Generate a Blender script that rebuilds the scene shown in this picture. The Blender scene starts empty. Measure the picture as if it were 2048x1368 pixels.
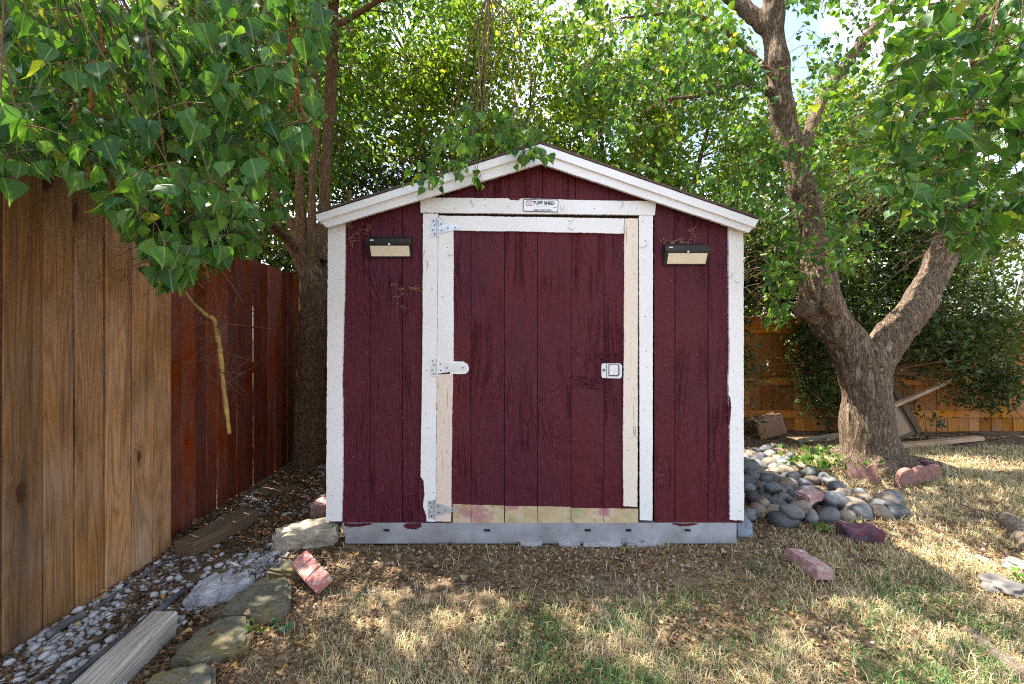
import bpy, bmesh, math, random
import numpy as np
from mathutils import Vector, Matrix, noise as mnoise

# ------------------------------------------------------------------ camera, sky, sun, exposure
F = 910.0            # focal length in photo pixels (2048 px wide): a 16 mm lens
HOR = 668.0          # photo row of the horizon
EYE = 1.2275         # camera height, m
scene = bpy.context.scene
col = scene.collection
cam = bpy.data.cameras.new('camera'); cam_o = bpy.data.objects.new('camera', cam); col.objects.link(cam_o)
cam.sensor_width = 36.0; cam.lens = 36.0 * F / 2048.0; cam.clip_start = 0.02; cam.clip_end = 400
cam.shift_y = -(684.0 - HOR) / 2048.0
cam_o.location = (0, 0, EYE); cam_o.rotation_euler = (math.radians(90), 0, 0)
scene.camera = cam_o
SUN_EL, SUN_AZ = 64.0, -64.0       # azimuth from +Y, negative = to the left
world = bpy.data.worlds.new('World'); scene.world = world; world.use_nodes = True
wn = world.node_tree.nodes; wl = world.node_tree.links
sky = wn.new('ShaderNodeTexSky'); sky.sky_type = 'NISHITA'; sky.sun_disc = False
sky.sun_elevation = math.radians(SUN_EL); sky.sun_rotation = math.radians(SUN_AZ)
sky.air_density = 1.0; sky.dust_density = 2.2
tc = wn.new('ShaderNodeTexCoord'); cn = wn.new('ShaderNodeTexNoise'); cn.inputs['Scale'].default_value = 3.2; cn.inputs['Detail'].default_value = 6
cr = wn.new('ShaderNodeValToRGB'); cr.color_ramp.elements[0].position = 0.45; cr.color_ramp.elements[1].position = 0.68
cmx = wn.new('ShaderNodeMix'); cmx.data_type = 'RGBA'; cmx.inputs[7].default_value = (7, 7.2, 7.6, 1)
wl.new(tc.outputs['Generated'], cn.inputs['Vector']); wl.new(cn.outputs['Fac'], cr.inputs['Fac'])
wl.new(cr.outputs['Color'], cmx.inputs[0]); wl.new(sky.outputs[0], cmx.inputs[6])
wl.new(cmx.outputs[2], wn['Background'].inputs['Color']); wn['Background'].inputs['Strength'].default_value = 0.12
sun = bpy.data.lights.new('sun', 'SUN'); sun.energy = 5.0; sun.angle = math.radians(0.53); sun.color = (1.0, 0.93, 0.82)
sun_o = bpy.data.objects.new('sun', sun); col.objects.link(sun_o)
se, sa = math.radians(SUN_EL), math.radians(SUN_AZ)
TO_SUN = Vector((math.sin(sa) * math.cos(se), math.cos(sa) * math.cos(se), math.sin(se)))
sun_o.rotation_euler = (-TO_SUN).to_track_quat('-Z', 'Y').to_euler(); sun_o.location = TO_SUN * 20
vs = scene.view_settings; vs.view_transform = 'Standard'; vs.look = 'None'; vs.exposure = 2.15; vs.gamma = 1.0
vs.use_curve_mapping = False
scene.cycles.max_bounces = 8; scene.cycles.diffuse_bounces = 4; scene.cycles.transmission_bounces = 6
scene.cycles.transparent_max_bounces = 4
scene.cycles.use_denoising = False; scene.cycles.filter_width = 1.1

random.seed(5)
RNG = np.random.default_rng(11)
R = math.radians

# ------------------------------------------------------------------ helpers
def at(px, py, Y):
    return Vector(((px - 1024) * Y / F, Y, EYE + (HOR - py) * Y / F))
def gnd(px, py, z=0.0):
    Y = F * (EYE - z) / (py - HOR)
    return Vector(((px - 1024) * Y / F, Y, z))
def proj(P):
    P = np.asarray(P); return 1024 + F * P[..., 0] / P[..., 1], HOR - F * (P[..., 2] - EYE) / P[..., 1]

def tag(o, label=None, cat=None, group=None, kind=None):
    if label: o['label'] = label
    if cat: o['category'] = cat
    if group: o['group'] = group
    if kind: o['kind'] = kind
    return o
def empty(name, loc=(0, 0, 0)):
    o = bpy.data.objects.new(name, None); col.objects.link(o); o.location = loc; o.empty_display_size = 0.1
    return o
def link(name, me, mat=None, parent=None, loc=None):
    o = bpy.data.objects.new(name, me); col.objects.link(o)
    if mat is not None and len(me.materials) == 0: me.materials.append(mat)
    if parent is not None:
        o.parent = parent
        if loc is None: o.location = -parent.location if parent.parent is None else (0, 0, 0)
    if loc is not None: o.location = loc
    return o
# parts are modelled in world coordinates: a child cancels its (unrotated) thing's own location
def part(name, me, mat, thing):
    o = link(name, me, mat, thing)
    return o
def from_bm(bm, name, smooth=False):
    me = bpy.data.meshes.new(name); bm.to_mesh(me); bm.free()
    if smooth: me.polygons.foreach_set('use_smooth', [True] * len(me.polygons))
    return me
def mesh_np(name, V, T, mat=None, uv=None, rnd=None, smooth=False):
    V = np.asarray(V, np.float32); T = np.asarray(T, np.int32)
    me = bpy.data.meshes.new(name); n = len(T); k = T.shape[1]
    me.vertices.add(len(V)); me.vertices.foreach_set('co', V.ravel())
    me.loops.add(n * k); me.loops.foreach_set('vertex_index', T.ravel())
    me.polygons.add(n); me.polygons.foreach_set('loop_start', np.arange(0, n * k, k, dtype=np.int32))
    try: me.polygons.foreach_set('loop_total', np.full(n, k, np.int32))
    except Exception: pass
    if smooth: me.polygons.foreach_set('use_smooth', np.ones(n, bool))
    if uv is not None:
        l = me.uv_layers.new(name='uv'); l.data.foreach_set('uv', np.asarray(uv, np.float32)[T.ravel()].ravel())
    if rnd is not None:
        a = me.attributes.new('rnd', 'FLOAT', 'POINT'); a.data.foreach_set('value', np.asarray(rnd, np.float32))
    if mat is not None: me.materials.append(mat)
    me.update(calc_edges=True)
    return me
def box_bm(bm, lo, hi):
    lo, hi = Vector(lo), Vector(hi); c = (lo + hi) / 2; s = hi - lo
    return bmesh.ops.create_cube(bm, size=1, matrix=Matrix.Translation(c) @ Matrix.Diagonal((s.x, s.y, s.z, 1)))['verts']
def box(name, lo, hi, mat, parent, bev=0.002):
    bm = bmesh.new(); box_bm(bm, lo, hi)
    if bev: bmesh.ops.bevel(bm, geom=bm.edges[:], offset=bev, segments=1, affect='EDGES')
    return part(name, from_bm(bm, name), mat, parent)
def poly_prism(pts, depth, bev=0.0015):
    """pts: front outline as world vectors; pushed back along +Y by depth"""
    bm = bmesh.new(); vs_ = [bm.verts.new(p) for p in pts]
    f = bm.faces.new(vs_); bm.normal_update()
    if f.normal.y > 0: f.normal_flip()
    if bev: front = f.edges[:]
    r = bmesh.ops.extrude_face_region(bm, geom=[f])
    nv = [g for g in r['geom'] if isinstance(g, bmesh.types.BMVert)]
    bmesh.ops.translate(bm, verts=nv, vec=(0, depth, 0))
    bmesh.ops.recalc_face_normals(bm, faces=bm.faces[:])
    return bm
def outline(px, Y, jit=0.0, step=0.03, seed=0):
    """photo-pixel corners on the plane at depth Y, densified and roughened like a hand-painted edge"""
    r = random.Random(seed); P = [at(x, y, Y) for x, y in px]; out = []
    for i in range(len(P)):
        a, b = P[i], P[(i + 1) % len(P)]; n = max(1, int((b - a).length / step)) if jit else 1
        d = (b - a).normalized(); nn = Vector((-d.z, 0, d.x))
        ph = r.random() * 9
        for k in range(n):
            q = a.lerp(b, k / n)
            if jit and k: q = q + nn * (jit * (0.9 * r.uniform(-1, 1) + 0.45 * math.sin(ph + k * 0.21)))
            out.append(q)
    return out
def tube(points, radii, seg=6, cap=True):
    """numpy tube: returns V, T"""
    P = np.asarray([tuple(p) for p in points], float); n = len(P)
    rad = np.broadcast_to(np.asarray(radii, float), (n,))
    t = np.gradient(P, axis=0); t /= np.linalg.norm(t, axis=1)[:, None] + 1e-9
    up = np.array([0.31, 0.17, 0.93]);
    a = np.cross(t, up)
    if n > 5:                                  # carry the frame along the path so that thick limbs do not twist
        a0 = a[0] if np.linalg.norm(a[0]) > 0.15 else np.cross(t[0], [1, 0.1, 0])
        for i in range(n):
            a0 = a0 - t[i] * np.dot(a0, t[i]); a0 = a0 / np.linalg.norm(a0); a[i] = a0
    bad = np.linalg.norm(a, axis=1) < 0.15
    a[bad] = np.cross(t[bad], [1, 0.1, 0]); a /= np.linalg.norm(a, axis=1)[:, None]
    b = np.cross(t, a); ang = np.arange(seg) * 2 * math.pi / seg
    V = P[:, None] + rad[:, None, None] * (np.cos(ang)[None, :, None] * a[:, None] + np.sin(ang)[None, :, None] * b[:, None])
    V = V.reshape(-1, 3); T = []
    for i in range(n - 1):
        for j in range(seg):
            p, q = i * seg + j, i * seg + (j + 1) % seg; T += [(p, q, q + seg), (p, q + seg, p + seg)]
    if cap:
        V = np.vstack([V, P[0], P[-1]]); c0, c1 = len(V) - 2, len(V) - 1
        for j in range(seg): T += [(c0, (j + 1) % seg, j), (c1, (n - 1) * seg + j, (n - 1) * seg + (j + 1) % seg)]
    return V, np.array(T)
def join(parts):
    Vs, Ts, o = [], [], 0
    for V, T in parts: Vs.append(V); Ts.append(np.asarray(T) + o); o += len(V)
    return np.vstack(Vs), np.vstack(Ts)
def smooth_path(pts, n=8):
    P = [Vector(p) for p in pts]; out = []
    for i in range(len(P) - 1):
        p0 = P[max(0, i - 1)]; p1, p2 = P[i], P[i + 1]; p3 = P[min(len(P) - 1, i + 2)]
        for k in range(n):
            t = k / n
            out.append(0.5 * ((2 * p1) + (p2 - p0) * t + (2 * p0 - 5 * p1 + 4 * p2 - p3) * t * t + (3 * p1 - p0 - 3 * p2 + p3) * t ** 3))
    out.append(P[-1]); return out
def interp(vals, n, m):
    return np.interp(np.linspace(0, len(vals) - 1, m), np.arange(len(vals)), vals)
_lat = np.random.default_rng(3).random((256, 256))
def vnoise(x, y, s=1.0, o=0):
    x = np.asarray(x) * s + 37.3 + o * 17.7; y = np.asarray(y) * s + 91.1 + o * 5.3
    xi, yi = np.floor(x).astype(int), np.floor(y).astype(int); fx, fy = x - xi, y - yi
    fx, fy = fx * fx * (3 - 2 * fx), fy * fy * (3 - 2 * fy); L = lambda i, j: _lat[i % 256, j % 256]
    return (L(xi, yi) * (1 - fx) + L(xi + 1, yi) * fx) * (1 - fy) + (L(xi, yi + 1) * (1 - fx) + L(xi + 1, yi + 1) * fx) * fy
def gh(x, y):
    """ground height: nearly level, slightly lumpy, rising a little at the old tree's foot"""
    x = np.asarray(x, float); y = np.asarray(y, float)
    z = 0.018 * (vnoise(x, y, 1.7) - 0.5) + 0.014 * (vnoise(x, y, 6, 2) - 0.5)
    d = np.hypot(x - 3.37, y - 4.26); z = z + 0.05 * np.exp(-(d / 0.6) ** 2)
    return z * np.clip(np.hypot(x, y) / 1.0, 0, 1) - 0.004
def in_poly(px, py, poly):
    px, py = np.asarray(px), np.asarray(py); inside = np.zeros(px.shape, bool); n = len(poly); j = n - 1
    for i in range(n):
        xi, yi = poly[i]; xj, yj = poly[j]
        c = ((yi > py) != (yj > py)) & (px < (xj - xi) * (py - yi) / (yj - yi + 1e-12) + xi); inside ^= c; j = i
    return inside

# ------------------------------------------------------------------ materials
class NT:
    def __init__(s, name):
        s.m = bpy.data.materials.new(name); s.m.use_nodes = True; s.t = s.m.node_tree; s.n = s.t.nodes; s.b = s.n['Principled BSDF']
        s.out = s.n['Material Output']
    def new(s, ty, **kw):
        n = s.n.new(ty)
        for k, v in kw.items():
            if k.startswith('_'): setattr(n, k[1:], v)
            else:
                key = int(k[1:]) if k[0] == 'i' and k[1:].isdigit() else k.replace('__', ' ')
                s.set(n.inputs[key], v)
        return n
    def set(s, inp, v):
        if isinstance(v, bpy.types.NodeSocket): s.t.links.new(v, inp)
        elif isinstance(v, bpy.types.Node): s.t.links.new(v.outputs[0], inp)
        else: inp.default_value = v
    def coords(s, scale=(1, 1, 1), rnd=True, kind='Object'):
        tcn = s.new('ShaderNodeTexCoord'); v = tcn.outputs[kind]
        if rnd:
            oi = s.new('ShaderNodeObjectInfo')
            sc = s.new('ShaderNodeVectorMath', _operation='SCALE'); s.set(sc.inputs[0], (13.7, 7.3, 29.1)); s.set(sc.inputs['Scale'], oi.outputs['Random'])
            ad = s.new('ShaderNodeVectorMath', _operation='ADD'); s.set(ad.inputs[0], v); s.set(ad.inputs[1], sc.outputs[0]); v = ad.outputs[0]
        mp = s.new('ShaderNodeMapping'); s.set(mp.inputs['Vector'], v); mp.inputs['Scale'].default_value = scale
        return mp.outputs[0]
    def noise(s, vec, scale=5, detail=4, rough=0.55, dist=0.0):
        n = s.new('ShaderNodeTexNoise'); s.set(n.inputs['Vector'], vec); n.inputs['Scale'].default_value = scale
        n.inputs['Detail'].default_value = detail; n.inputs['Roughness'].default_value = rough; n.inputs['Distortion'].default_value = dist
        return n.outputs['Fac']
    def voro(s, vec, scale=5, feat='F1', out='Distance'):
        n = s.new('ShaderNodeTexVoronoi', _feature=feat); s.set(n.inputs['Vector'], vec); n.inputs['Scale'].default_value = scale
        return n.outputs[out]
    def ramp(s, fac, stops):
        n = s.new('ShaderNodeValToRGB'); s.set(n.inputs['Fac'], fac); e = n.color_ramp.elements
        while len(e) < len(stops): e.new(0.5)
        for k, (p, c) in enumerate(stops):
            e[k].position = p; e[k].color = tuple(c) + (1,) if len(c) == 3 else c
        return n.outputs['Color']
    def val(s, fac, lo, hi, a=0.0, b=1.0):
        n = s.new('ShaderNodeMapRange'); s.set(n.inputs['Value'], fac); n.inputs['From Min'].default_value = lo; n.inputs['From Max'].default_value = hi
        n.inputs['To Min'].default_value = a; n.inputs['To Max'].default_value = b; return n.outputs[0]
    def mix(s, fac, a, b, mode='MIX'):
        n = s.new('ShaderNodeMix', _data_type='RGBA', _blend_type=mode); s.set(n.inputs[0], fac)
        s.set(n.inputs[6], a if not isinstance(a, tuple) else a[:3] + (1,)); s.set(n.inputs[7], b if not isinstance(b, tuple) else b[:3] + (1,))
        return n.outputs[2]
    def math(s, op, a, b=0.0):
        n = s.new('ShaderNodeMath', _operation=op); s.set(n.inputs[0], a); s.set(n.inputs[1], b); return n.outputs[0]
    def bump(s, h, strength=0.3, dist=0.01):
        n = s.new('ShaderNodeBump'); s.set(n.inputs['Height'], h); n.inputs['Strength'].default_value = strength; n.inputs['Distance'].default_value = dist
        s.set(s.b.inputs['Normal'], n.outputs[0]); return n.outputs[0]
    def base(s, c, rough=0.7, spec=0.3, metal=0.0):
        s.set(s.b.inputs['Base Color'], c if not isinstance(c, tuple) else c[:3] + (1,)); s.set(s.b.inputs['Roughness'], rough)
        s.set(s.b.inputs['Specular IOR Level'], spec); s.set(s.b.inputs['Metallic'], metal); return s

def wood(name, c_dark, c_mid, c_light, knots=True, stain=None, rough=0.75):
    t = NT(name); v = t.coords((1, 1, 1))
    warp = t.noise(v, 2.2, 3)
    mp = t.new('ShaderNodeMapping'); t.set(mp.inputs['Vector'], v); mp.inputs['Scale'].default_value = (1, 1, 0.07)
    low = t.noise(mp.outputs[0], 8.0, 2, 0.5, 0.4)
    mk = t.new('ShaderNodeMapping'); t.set(mk.inputs['Vector'], v); mk.inputs['Scale'].default_value = (0, 5.0, 2.0)
    sx = t.new('ShaderNodeSeparateXYZ'); t.set(sx.inputs[0], mk.outputs[0]); cx = t.new('ShaderNodeCombineXYZ'); t.set(cx.inputs[0], sx.outputs[1]); t.set(cx.inputs[1], sx.outputs[2])
    vk = t.new('ShaderNodeTexVoronoi', _voronoi_dimensions='2D'); t.set(vk.inputs['Vector'], cx.outputs[0]); vk.inputs['Scale'].default_value = 1.0; sc3 = t.new('ShaderNodeSeparateColor'); t.set(sc3.inputs[0], vk.outputs['Color'])
    wob = t.math('MULTIPLY', t.math('SUBTRACT', t.noise(v, 45, 3), 0.5), 0.12)
    kd = t.math('ADD', t.math('MULTIPLY', t.math('ADD', vk.outputs['Distance'], wob), t.val(sc3.outputs[1], 0, 1, 0.8, 2.4)), t.math('GREATER_THAN', sc3.outputs[0], 0.5))
    ph = t.math('ADD', t.math('MULTIPLY', low, 17.0), t.val(kd, 0.05, 0.42, 2.2 if knots else 0.0, 0.0))
    ring = t.math('POWER', t.math('MULTIPLY', t.math('ABSOLUTE', t.math('SUBTRACT', t.math('FRACT', ph), 0.5)), 2.0), 0.6)
    mp2 = t.new('ShaderNodeMapping'); t.set(mp2.inputs['Vector'], v); mp2.inputs['Scale'].default_value = (150, 150, 2.4)
    fib = t.noise(mp2.outputs[0], 1.5, 6, 0.65)
    g = t.math('ADD', t.math('MULTIPLY', ring, 0.20), t.math('MULTIPLY', fib, 0.80))
    c = t.ramp(g, [(0.22, c_dark), (0.5, c_mid), (0.82, c_light)])
    oi = t.new('ShaderNodeObjectInfo')
    hsv = t.new('ShaderNodeHueSaturation'); t.set(hsv.inputs['Color'], c); t.set(hsv.inputs['Value'], t.val(oi.outputs['Random'], 0, 1, 0.62, 1.3))
    t.set(hsv.inputs['Saturation'], t.val(warp, 0.3, 0.7, 0.8, 1.1)); c = hsv.outputs[0]
    big = t.noise(v, 1.3, 4); c = t.mix(t.val(big, 0.48, 0.72, 0, 0.55), c, tuple(x * 0.45 for x in c_dark))
    if knots:
        c = t.mix(t.val(kd, 0.10, 0.15, 0.92, 0), c, (0.022, 0.010, 0.005)); c = t.mix(t.val(kd, 0.15, 0.40, 0.40, 0), c, (0.10, 0.042, 0.014))
        ms = t.new('ShaderNodeMapping'); t.set(ms.inputs['Vector'], v); ms.inputs['Scale'].default_value = (16, 16, 0.9); st = t.noise(ms.outputs[0], 1.0, 4, 0.6)
        c = t.mix(t.val(st, 0.54, 0.72, 0, 0.7), c, (0.050, 0.034, 0.024))
    if stain is not None:
        s_ = t.noise(v, 3.0, 5); c = t.mix(t.val(s_, 0.45, 0.65, 0, 0.8), c, stain)
    t.base(c, rough, 0.15); t.bump(g, 0.4, 0.003)
    return t.m

M = {}
M['fence'] = wood('weathered_fence_wood', (0.10, 0.044, 0.016), (0.31, 0.158, 0.064), (0.50, 0.290, 0.130))
M['redfence'] = wood('red_fence_wood', (0.085, 0.017, 0.007), (0.19, 0.040, 0.014), (0.28, 0.075, 0.028), knots=False)
M['orange'] = wood('orange_fence_wood', (0.20, 0.065, 0.010), (0.38, 0.14, 0.022), (0.50, 0.22, 0.045), knots=False)
M['timber'] = wood('grey_timber', (0.10, 0.085, 0.06), (0.27, 0.24, 0.19), (0.50, 0.48, 0.43), knots=False)
M['darktimber'] = wood('dark_timber', (0.03, 0.02, 0.012), (0.085, 0.055, 0.032), (0.16, 0.11, 0.07), knots=False)
M['rustwood'] = wood('reddish_wood', (0.13, 0.06, 0.03), (0.22, 0.11, 0.06), (0.32, 0.18, 0.11), knots=False)
M['tanwood'] = wood('tan_wood', (0.22, 0.13, 0.07), (0.36, 0.23, 0.14), (0.50, 0.36, 0.24), knots=False)

def siding():
    t = NT('maroon_siding_paint'); v = t.coords((1, 1, 1))
    mp = t.new('ShaderNodeMapping'); t.set(mp.inputs['Vector'], v); mp.inputs['Scale'].default_value = (95, 95, 6.0)
    g1 = t.noise(mp.outputs[0], 1.0, 5, 0.62, 1.6)
    mp3 = t.new('ShaderNodeMapping'); t.set(mp3.inputs['Vector'], v); mp3.inputs['Scale'].default_value = (1, 1, 0.16)
    low = t.noise(mp3.outputs[0], 7.0, 2, 0.5, 0.5); amt = t.val(t.noise(v, 3.0, 2), 0.42, 0.62)
    ring = t.math('MULTIPLY', t.math('ABSOLUTE', t.math('SUBTRACT', t.math('FRACT', t.math('MULTIPLY', low, 26.0)), 0.5)), amt)
    big = t.noise(t.coords((1, 1, 0.6), rnd=False), 1.6, 4)
    c = t.ramp(g1, [(0.26, (0.042, 0.0052, 0.011)), (0.52, (0.092, 0.0115, 0.0225)), (0.80, (0.138, 0.024, 0.039))])
    c = t.mix(t.val(big, 0.44, 0.60, 0, 0.75), c, (0.112, 0.0120, 0.0140)); big2 = t.noise(t.coords((1, 1, 0.35), rnd=False), 4.5, 5); c = t.mix(t.val(big2, 0.50, 0.68, 0, 0.45), c, (0.058, 0.0080, 0.022))
    fl = t.noise(v, 260, 2); sp = t.noise(v, 9, 2)
    c = t.mix(t.math('MULTIPLY', t.val(fl, 0.735, 0.76), t.val(sp, 0.5, 0.6)), c, (0.55, 0.45, 0.42))
    h = t.math('ADD', t.math('MULTIPLY', g1, 0.8), t.math('MULTIPLY', ring, 1.6))
    hz = t.new('ShaderNodeMapping'); t.set(hz.inputs['Vector'], v); hz.inputs['Scale'].default_value = (30, 30, 240); hzn = t.noise(hz.outputs[0], 1.0, 3)
    c = t.mix(t.val(hzn, 0.35, 0.65, 0.28, 0.0), c, (0.028, 0.004, 0.007)); h = t.math('ADD', h, t.math('MULTIPLY', hzn, 0.35))
    t.base(c, t.val(g1, 0.3, 0.8, 0.45, 0.7), 0.24); t.bump(h, 1.0, 0.007); return t.m
M['maroon'] = siding()
def white():
    t = NT('white_trim_paint'); v = t.coords((1, 1, 1))
    big = t.noise(v, 2.5, 4); fine = t.noise(v, 120, 3)
    mp = t.new('ShaderNodeMapping'); t.set(mp.inputs['Vector'], v); mp.inputs['Scale'].default_value = (70, 70, 14)
    gr = t.noise(mp.outputs[0], 1.0, 4)
    c = t.mix(t.val(big, 0.35, 0.7), (0.72, 0.71, 0.69), (0.78, 0.78, 0.775))
    d = t.voro(v, 26); c = t.mix(t.val(d, 0.02, 0.045, 0.7, 0), c, (0.16, 0.13, 0.11))
    s2 = t.noise(v, 70, 2); c = t.mix(t.val(s2, 0.70, 0.76, 0, 0.7), c, (0.35, 0.28, 0.22))
    t.base(c, 0.55, 0.35); t.bump(t.math('ADD', t.math('MULTIPLY', gr, 0.7), t.math('MULTIPLY', fine, 0.3)), 0.3, 0.004); return t.m
M['white'] = white()
def cream(name, c0, c1):
    t = NT(name); v = t.coords((1, 1, 1))
    mp = t.new('ShaderNodeMapping'); t.set(mp.inputs['Vector'], v); mp.inputs['Scale'].default_value = (130, 130, 5)
    g = t.noise(mp.outputs[0], 1.0, 4); m = t.noise(v, 3.5, 3)
    crack = t.math('MULTIPLY', t.val(g, 0.60, 0.66), t.val(m, 0.47, 0.58))
    c = t.mix(crack, t.mix(m, c0, c1), (0.30, 0.15, 0.07))
    d = t.voro(v, 18); c = t.mix(t.val(d, 0.04, 0.07, 0.8, 0), c, (0.10, 0.06, 0.04))
    t.base(c, 0.65, 0.3); t.bump(g, 0.35, 0.004); return t.m
M['cream'] = cream('worn_cream_paint', (0.70, 0.58, 0.45), (0.74, 0.68, 0.60))
M['pinkcream'] = cream('pinkish_cream_paint', (0.68, 0.53, 0.43), (0.72, 0.62, 0.52))
def peel():
    t = NT('peeling_door_sill'); v = t.coords((1, 1, 1), rnd=False)
    a = t.noise(v, 8.0, 5); b = t.noise(v, 15.0, 6); g = t.noise(v, 4.1, 4)
    c = t.ramp(a, [(0.40, (0.45, 0.34, 0.19)), (0.52, (0.52, 0.42, 0.27)), (0.60, (0.42, 0.22, 0.20)), (0.72, (0.34, 0.13, 0.14))])
    c = t.mix(t.val(b, 0.57, 0.60, 0, 0.9), c, (0.40, 0.30, 0.16)); c = t.mix(t.val(b, 0.66, 0.69, 0, 1), c, (0.12, 0.04, 0.03))
    c = t.mix(t.val(g, 0.62, 0.7, 0, 0.7), c, (0.20, 0.28, 0.12))
    t.base(c, 0.75, 0.2); t.bump(b, 0.6, 0.006); return t.m
M['peel'] = peel()
def simple(name, c, rough=0.6, spec=0.3, metal=0.0, var=0.0, vs_=8.0, bump=0.0, c2=None, bs=40.0):
    t = NT(name)
    if var or c2:
        v = t.coords((1, 1, 1)); n = t.noise(v, vs_, 5)
        k = c2 if c2 else tuple(x * (1 - var) for x in c)
        cc = t.mix(t.val(n, 0.35, 0.65), c, k); t.base(cc, rough, spec, metal)
        if bump: t.bump(t.noise(v, bs, 4), bump, 0.01)
    else: t.base(c, rough, spec, metal)
    return t.m
M['skirt'] = simple('galvanised_skirt', (0.36, 0.36, 0.385), 0.5, 0.4, 0.15, c2=(0.235, 0.235, 0.24), vs_=7, bump=0.2, bs=60)
M['galv'] = simple('zinc_metal', (0.62, 0.66, 0.70), 0.42, 0.5, 0.6, c2=(0.45, 0.48, 0.52), vs_=30)
M['whitemetal'] = simple('painted_zinc', (0.70, 0.71, 0.71), 0.45, 0.4, 0.15, c2=(0.58, 0.60, 0.62), vs_=25)
M['screw'] = simple('dark_screw', (0.07, 0.07, 0.07), 0.5, 0.5, 0.3)
M['black'] = simple('black_plastic', (0.012, 0.012, 0.013), 0.38, 0.5, c2=(0.022, 0.02, 0.018), vs_=20)
M['solar'] = simple('solar_cell', (0.010, 0.014, 0.024), 0.18, 0.6, c2=(0.02, 0.024, 0.03), vs_=60)
M['lens'] = simple('cream_lens', (0.80, 0.74, 0.57), 0.3, 0.5, c2=(0.76, 0.70, 0.54), vs_=30)
M['sensor'] = simple('white_sensor', (0.8, 0.8, 0.78), 0.25, 0.5)
M['mark'] = simple('pale_print', (0.7, 0.7, 0.7), 0.5)
M['signwhite'] = simple('sign_white', (0.74, 0.76, 0.78), 0.35, 0.5)
M['signblack'] = simple('sign_black', (0.012, 0.014, 0.016), 0.5)
M['signpink'] = simple('sign_faded_red', (0.55, 0.22, 0.24), 0.5)
M['signgrey'] = simple('sign_faint_print', (0.55, 0.52, 0.50), 0.5)
M['signblue'] = simple('sign_blue_print', (0.05, 0.08, 0.25), 0.5)
M['dark'] = simple('gap_shade', (0.05, 0.028, 0.014), 0.9, 0.1)  # dark brown that puts the shade of gaps into the colour
M['shingle'] = simple('roof_shingle', (0.13, 0.09, 0.07), 0.9, 0.1, c2=(0.07, 0.05, 0.04), vs_=40, bump=0.6)
M['concrete'] = simple('rough_concrete', (0.40, 0.35, 0.27), 0.9, 0.15, c2=(0.20, 0.17, 0.13), vs_=9, bump=0.9, bs=70)
M['greyconc'] = simple('grey_concrete', (0.42, 0.42, 0.43), 0.9, 0.15, c2=(0.26, 0.26, 0.27), vs_=14, bump=1.0, bs=60)
M['blueconc'] = simple('blue_grey_block', (0.27, 0.31, 0.36), 0.8, 0.2, c2=(0.20, 0.23, 0.27), vs_=14, bump=0.4, bs=90)
def slabm():
    t = NT('mossy_flagstone'); v = t.coords((1, 1, 1)); a = t.noise(v, 6, 5); b = t.noise(v, 60, 4); c_ = t.noise(v, 14, 5)
    c = t.ramp(a, [(0.34, (0.085, 0.080, 0.062)), (0.5, (0.135, 0.125, 0.085)), (0.66, (0.17, 0.135, 0.06))])
    c = t.mix(t.val(c_, 0.55, 0.7, 0, 0.7), c, (0.17, 0.165, 0.15)); c = t.mix(t.val(b, 0.60, 0.68, 0, 0.75), c, (0.05, 0.045, 0.03))
    t.base(c, 0.9, 0.15); t.bump(t.math('ADD', a, t.math('MULTIPLY', b, 0.5)), 0.8, 0.012); return t.m
M['slab'] = slabm()
def brickm(name, a, b, w):
    t = NT(name); v = t.coords((1, 1, 1)); n = t.noise(v, 12, 5); f = t.noise(v, 30, 5); d = t.noise(v, 90, 3)
    c = t.mix(t.val(n, 0.35, 0.65), a, b); c = t.mix(t.val(f, 0.52, 0.66, 0, 0.85), c, w); c = t.mix(t.val(d, 0.64, 0.70, 0, 0.8), c, (0.07, 0.03, 0.03))
    t.base(c, 0.88, 0.2); t.bump(t.math('ADD', f, t.math('MULTIPLY', d, 0.6)), 0.7, 0.008); return t.m
M['pinkbrick'] = brickm('pink_brick', (0.40, 0.15, 0.13), (0.46, 0.25, 0.21), (0.58, 0.49, 0.46))
M['palebrick'] = brickm('pale_pink_brick', (0.30, 0.15, 0.14), (0.36, 0.235, 0.22), (0.47, 0.43, 0.41))
M['darkbrick'] = brickm('dark_glazed_brick', (0.055, 0.035, 0.055), (0.16, 0.045, 0.055), (0.09, 0.10, 0.13))
M['scallop'] = brickm('rose_edging', (0.215, 0.105, 0.088), (0.25, 0.14, 0.118), (0.30, 0.20, 0.17))
def stonem(name, a, b):
    t = NT(name); v = t.coords((1, 1, 1)); n = t.noise(v, 7, 5); f = t.noise(v, 50, 4); oi = t.new('ShaderNodeObjectInfo')
    c = t.mix(t.val(n, 0.35, 0.65), a, b)
    h = t.new('ShaderNodeHueSaturation'); t.set(h.inputs['Color'], c); t.set(h.inputs['Value'], t.val(oi.outputs['Random'], 0, 1, 0.65, 1.25)); c = h.outputs[0]
    c = t.mix(t.val(f, 0.58, 0.7, 0, 0.5), c, tuple(x * 0.5 for x in a)); t.base(c, 0.6, 0.3); t.bump(f, 0.18, 0.006); return t.m
M['stone_grey'] = stonem('grey_cobble', (0.105, 0.110, 0.117), (0.175, 0.176, 0.172))
M['stone_tan'] = stonem('tan_cobble', (0.17, 0.13, 0.095), (0.25, 0.205, 0.155))
M['stone_dark'] = stonem('dark_cobble', (0.05, 0.054, 0.062), (0.09, 0.092, 0.096))
M['whiterock'] = stonem('white_rock', (0.30, 0.295, 0.30), (0.52, 0.515, 0.51))
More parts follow.
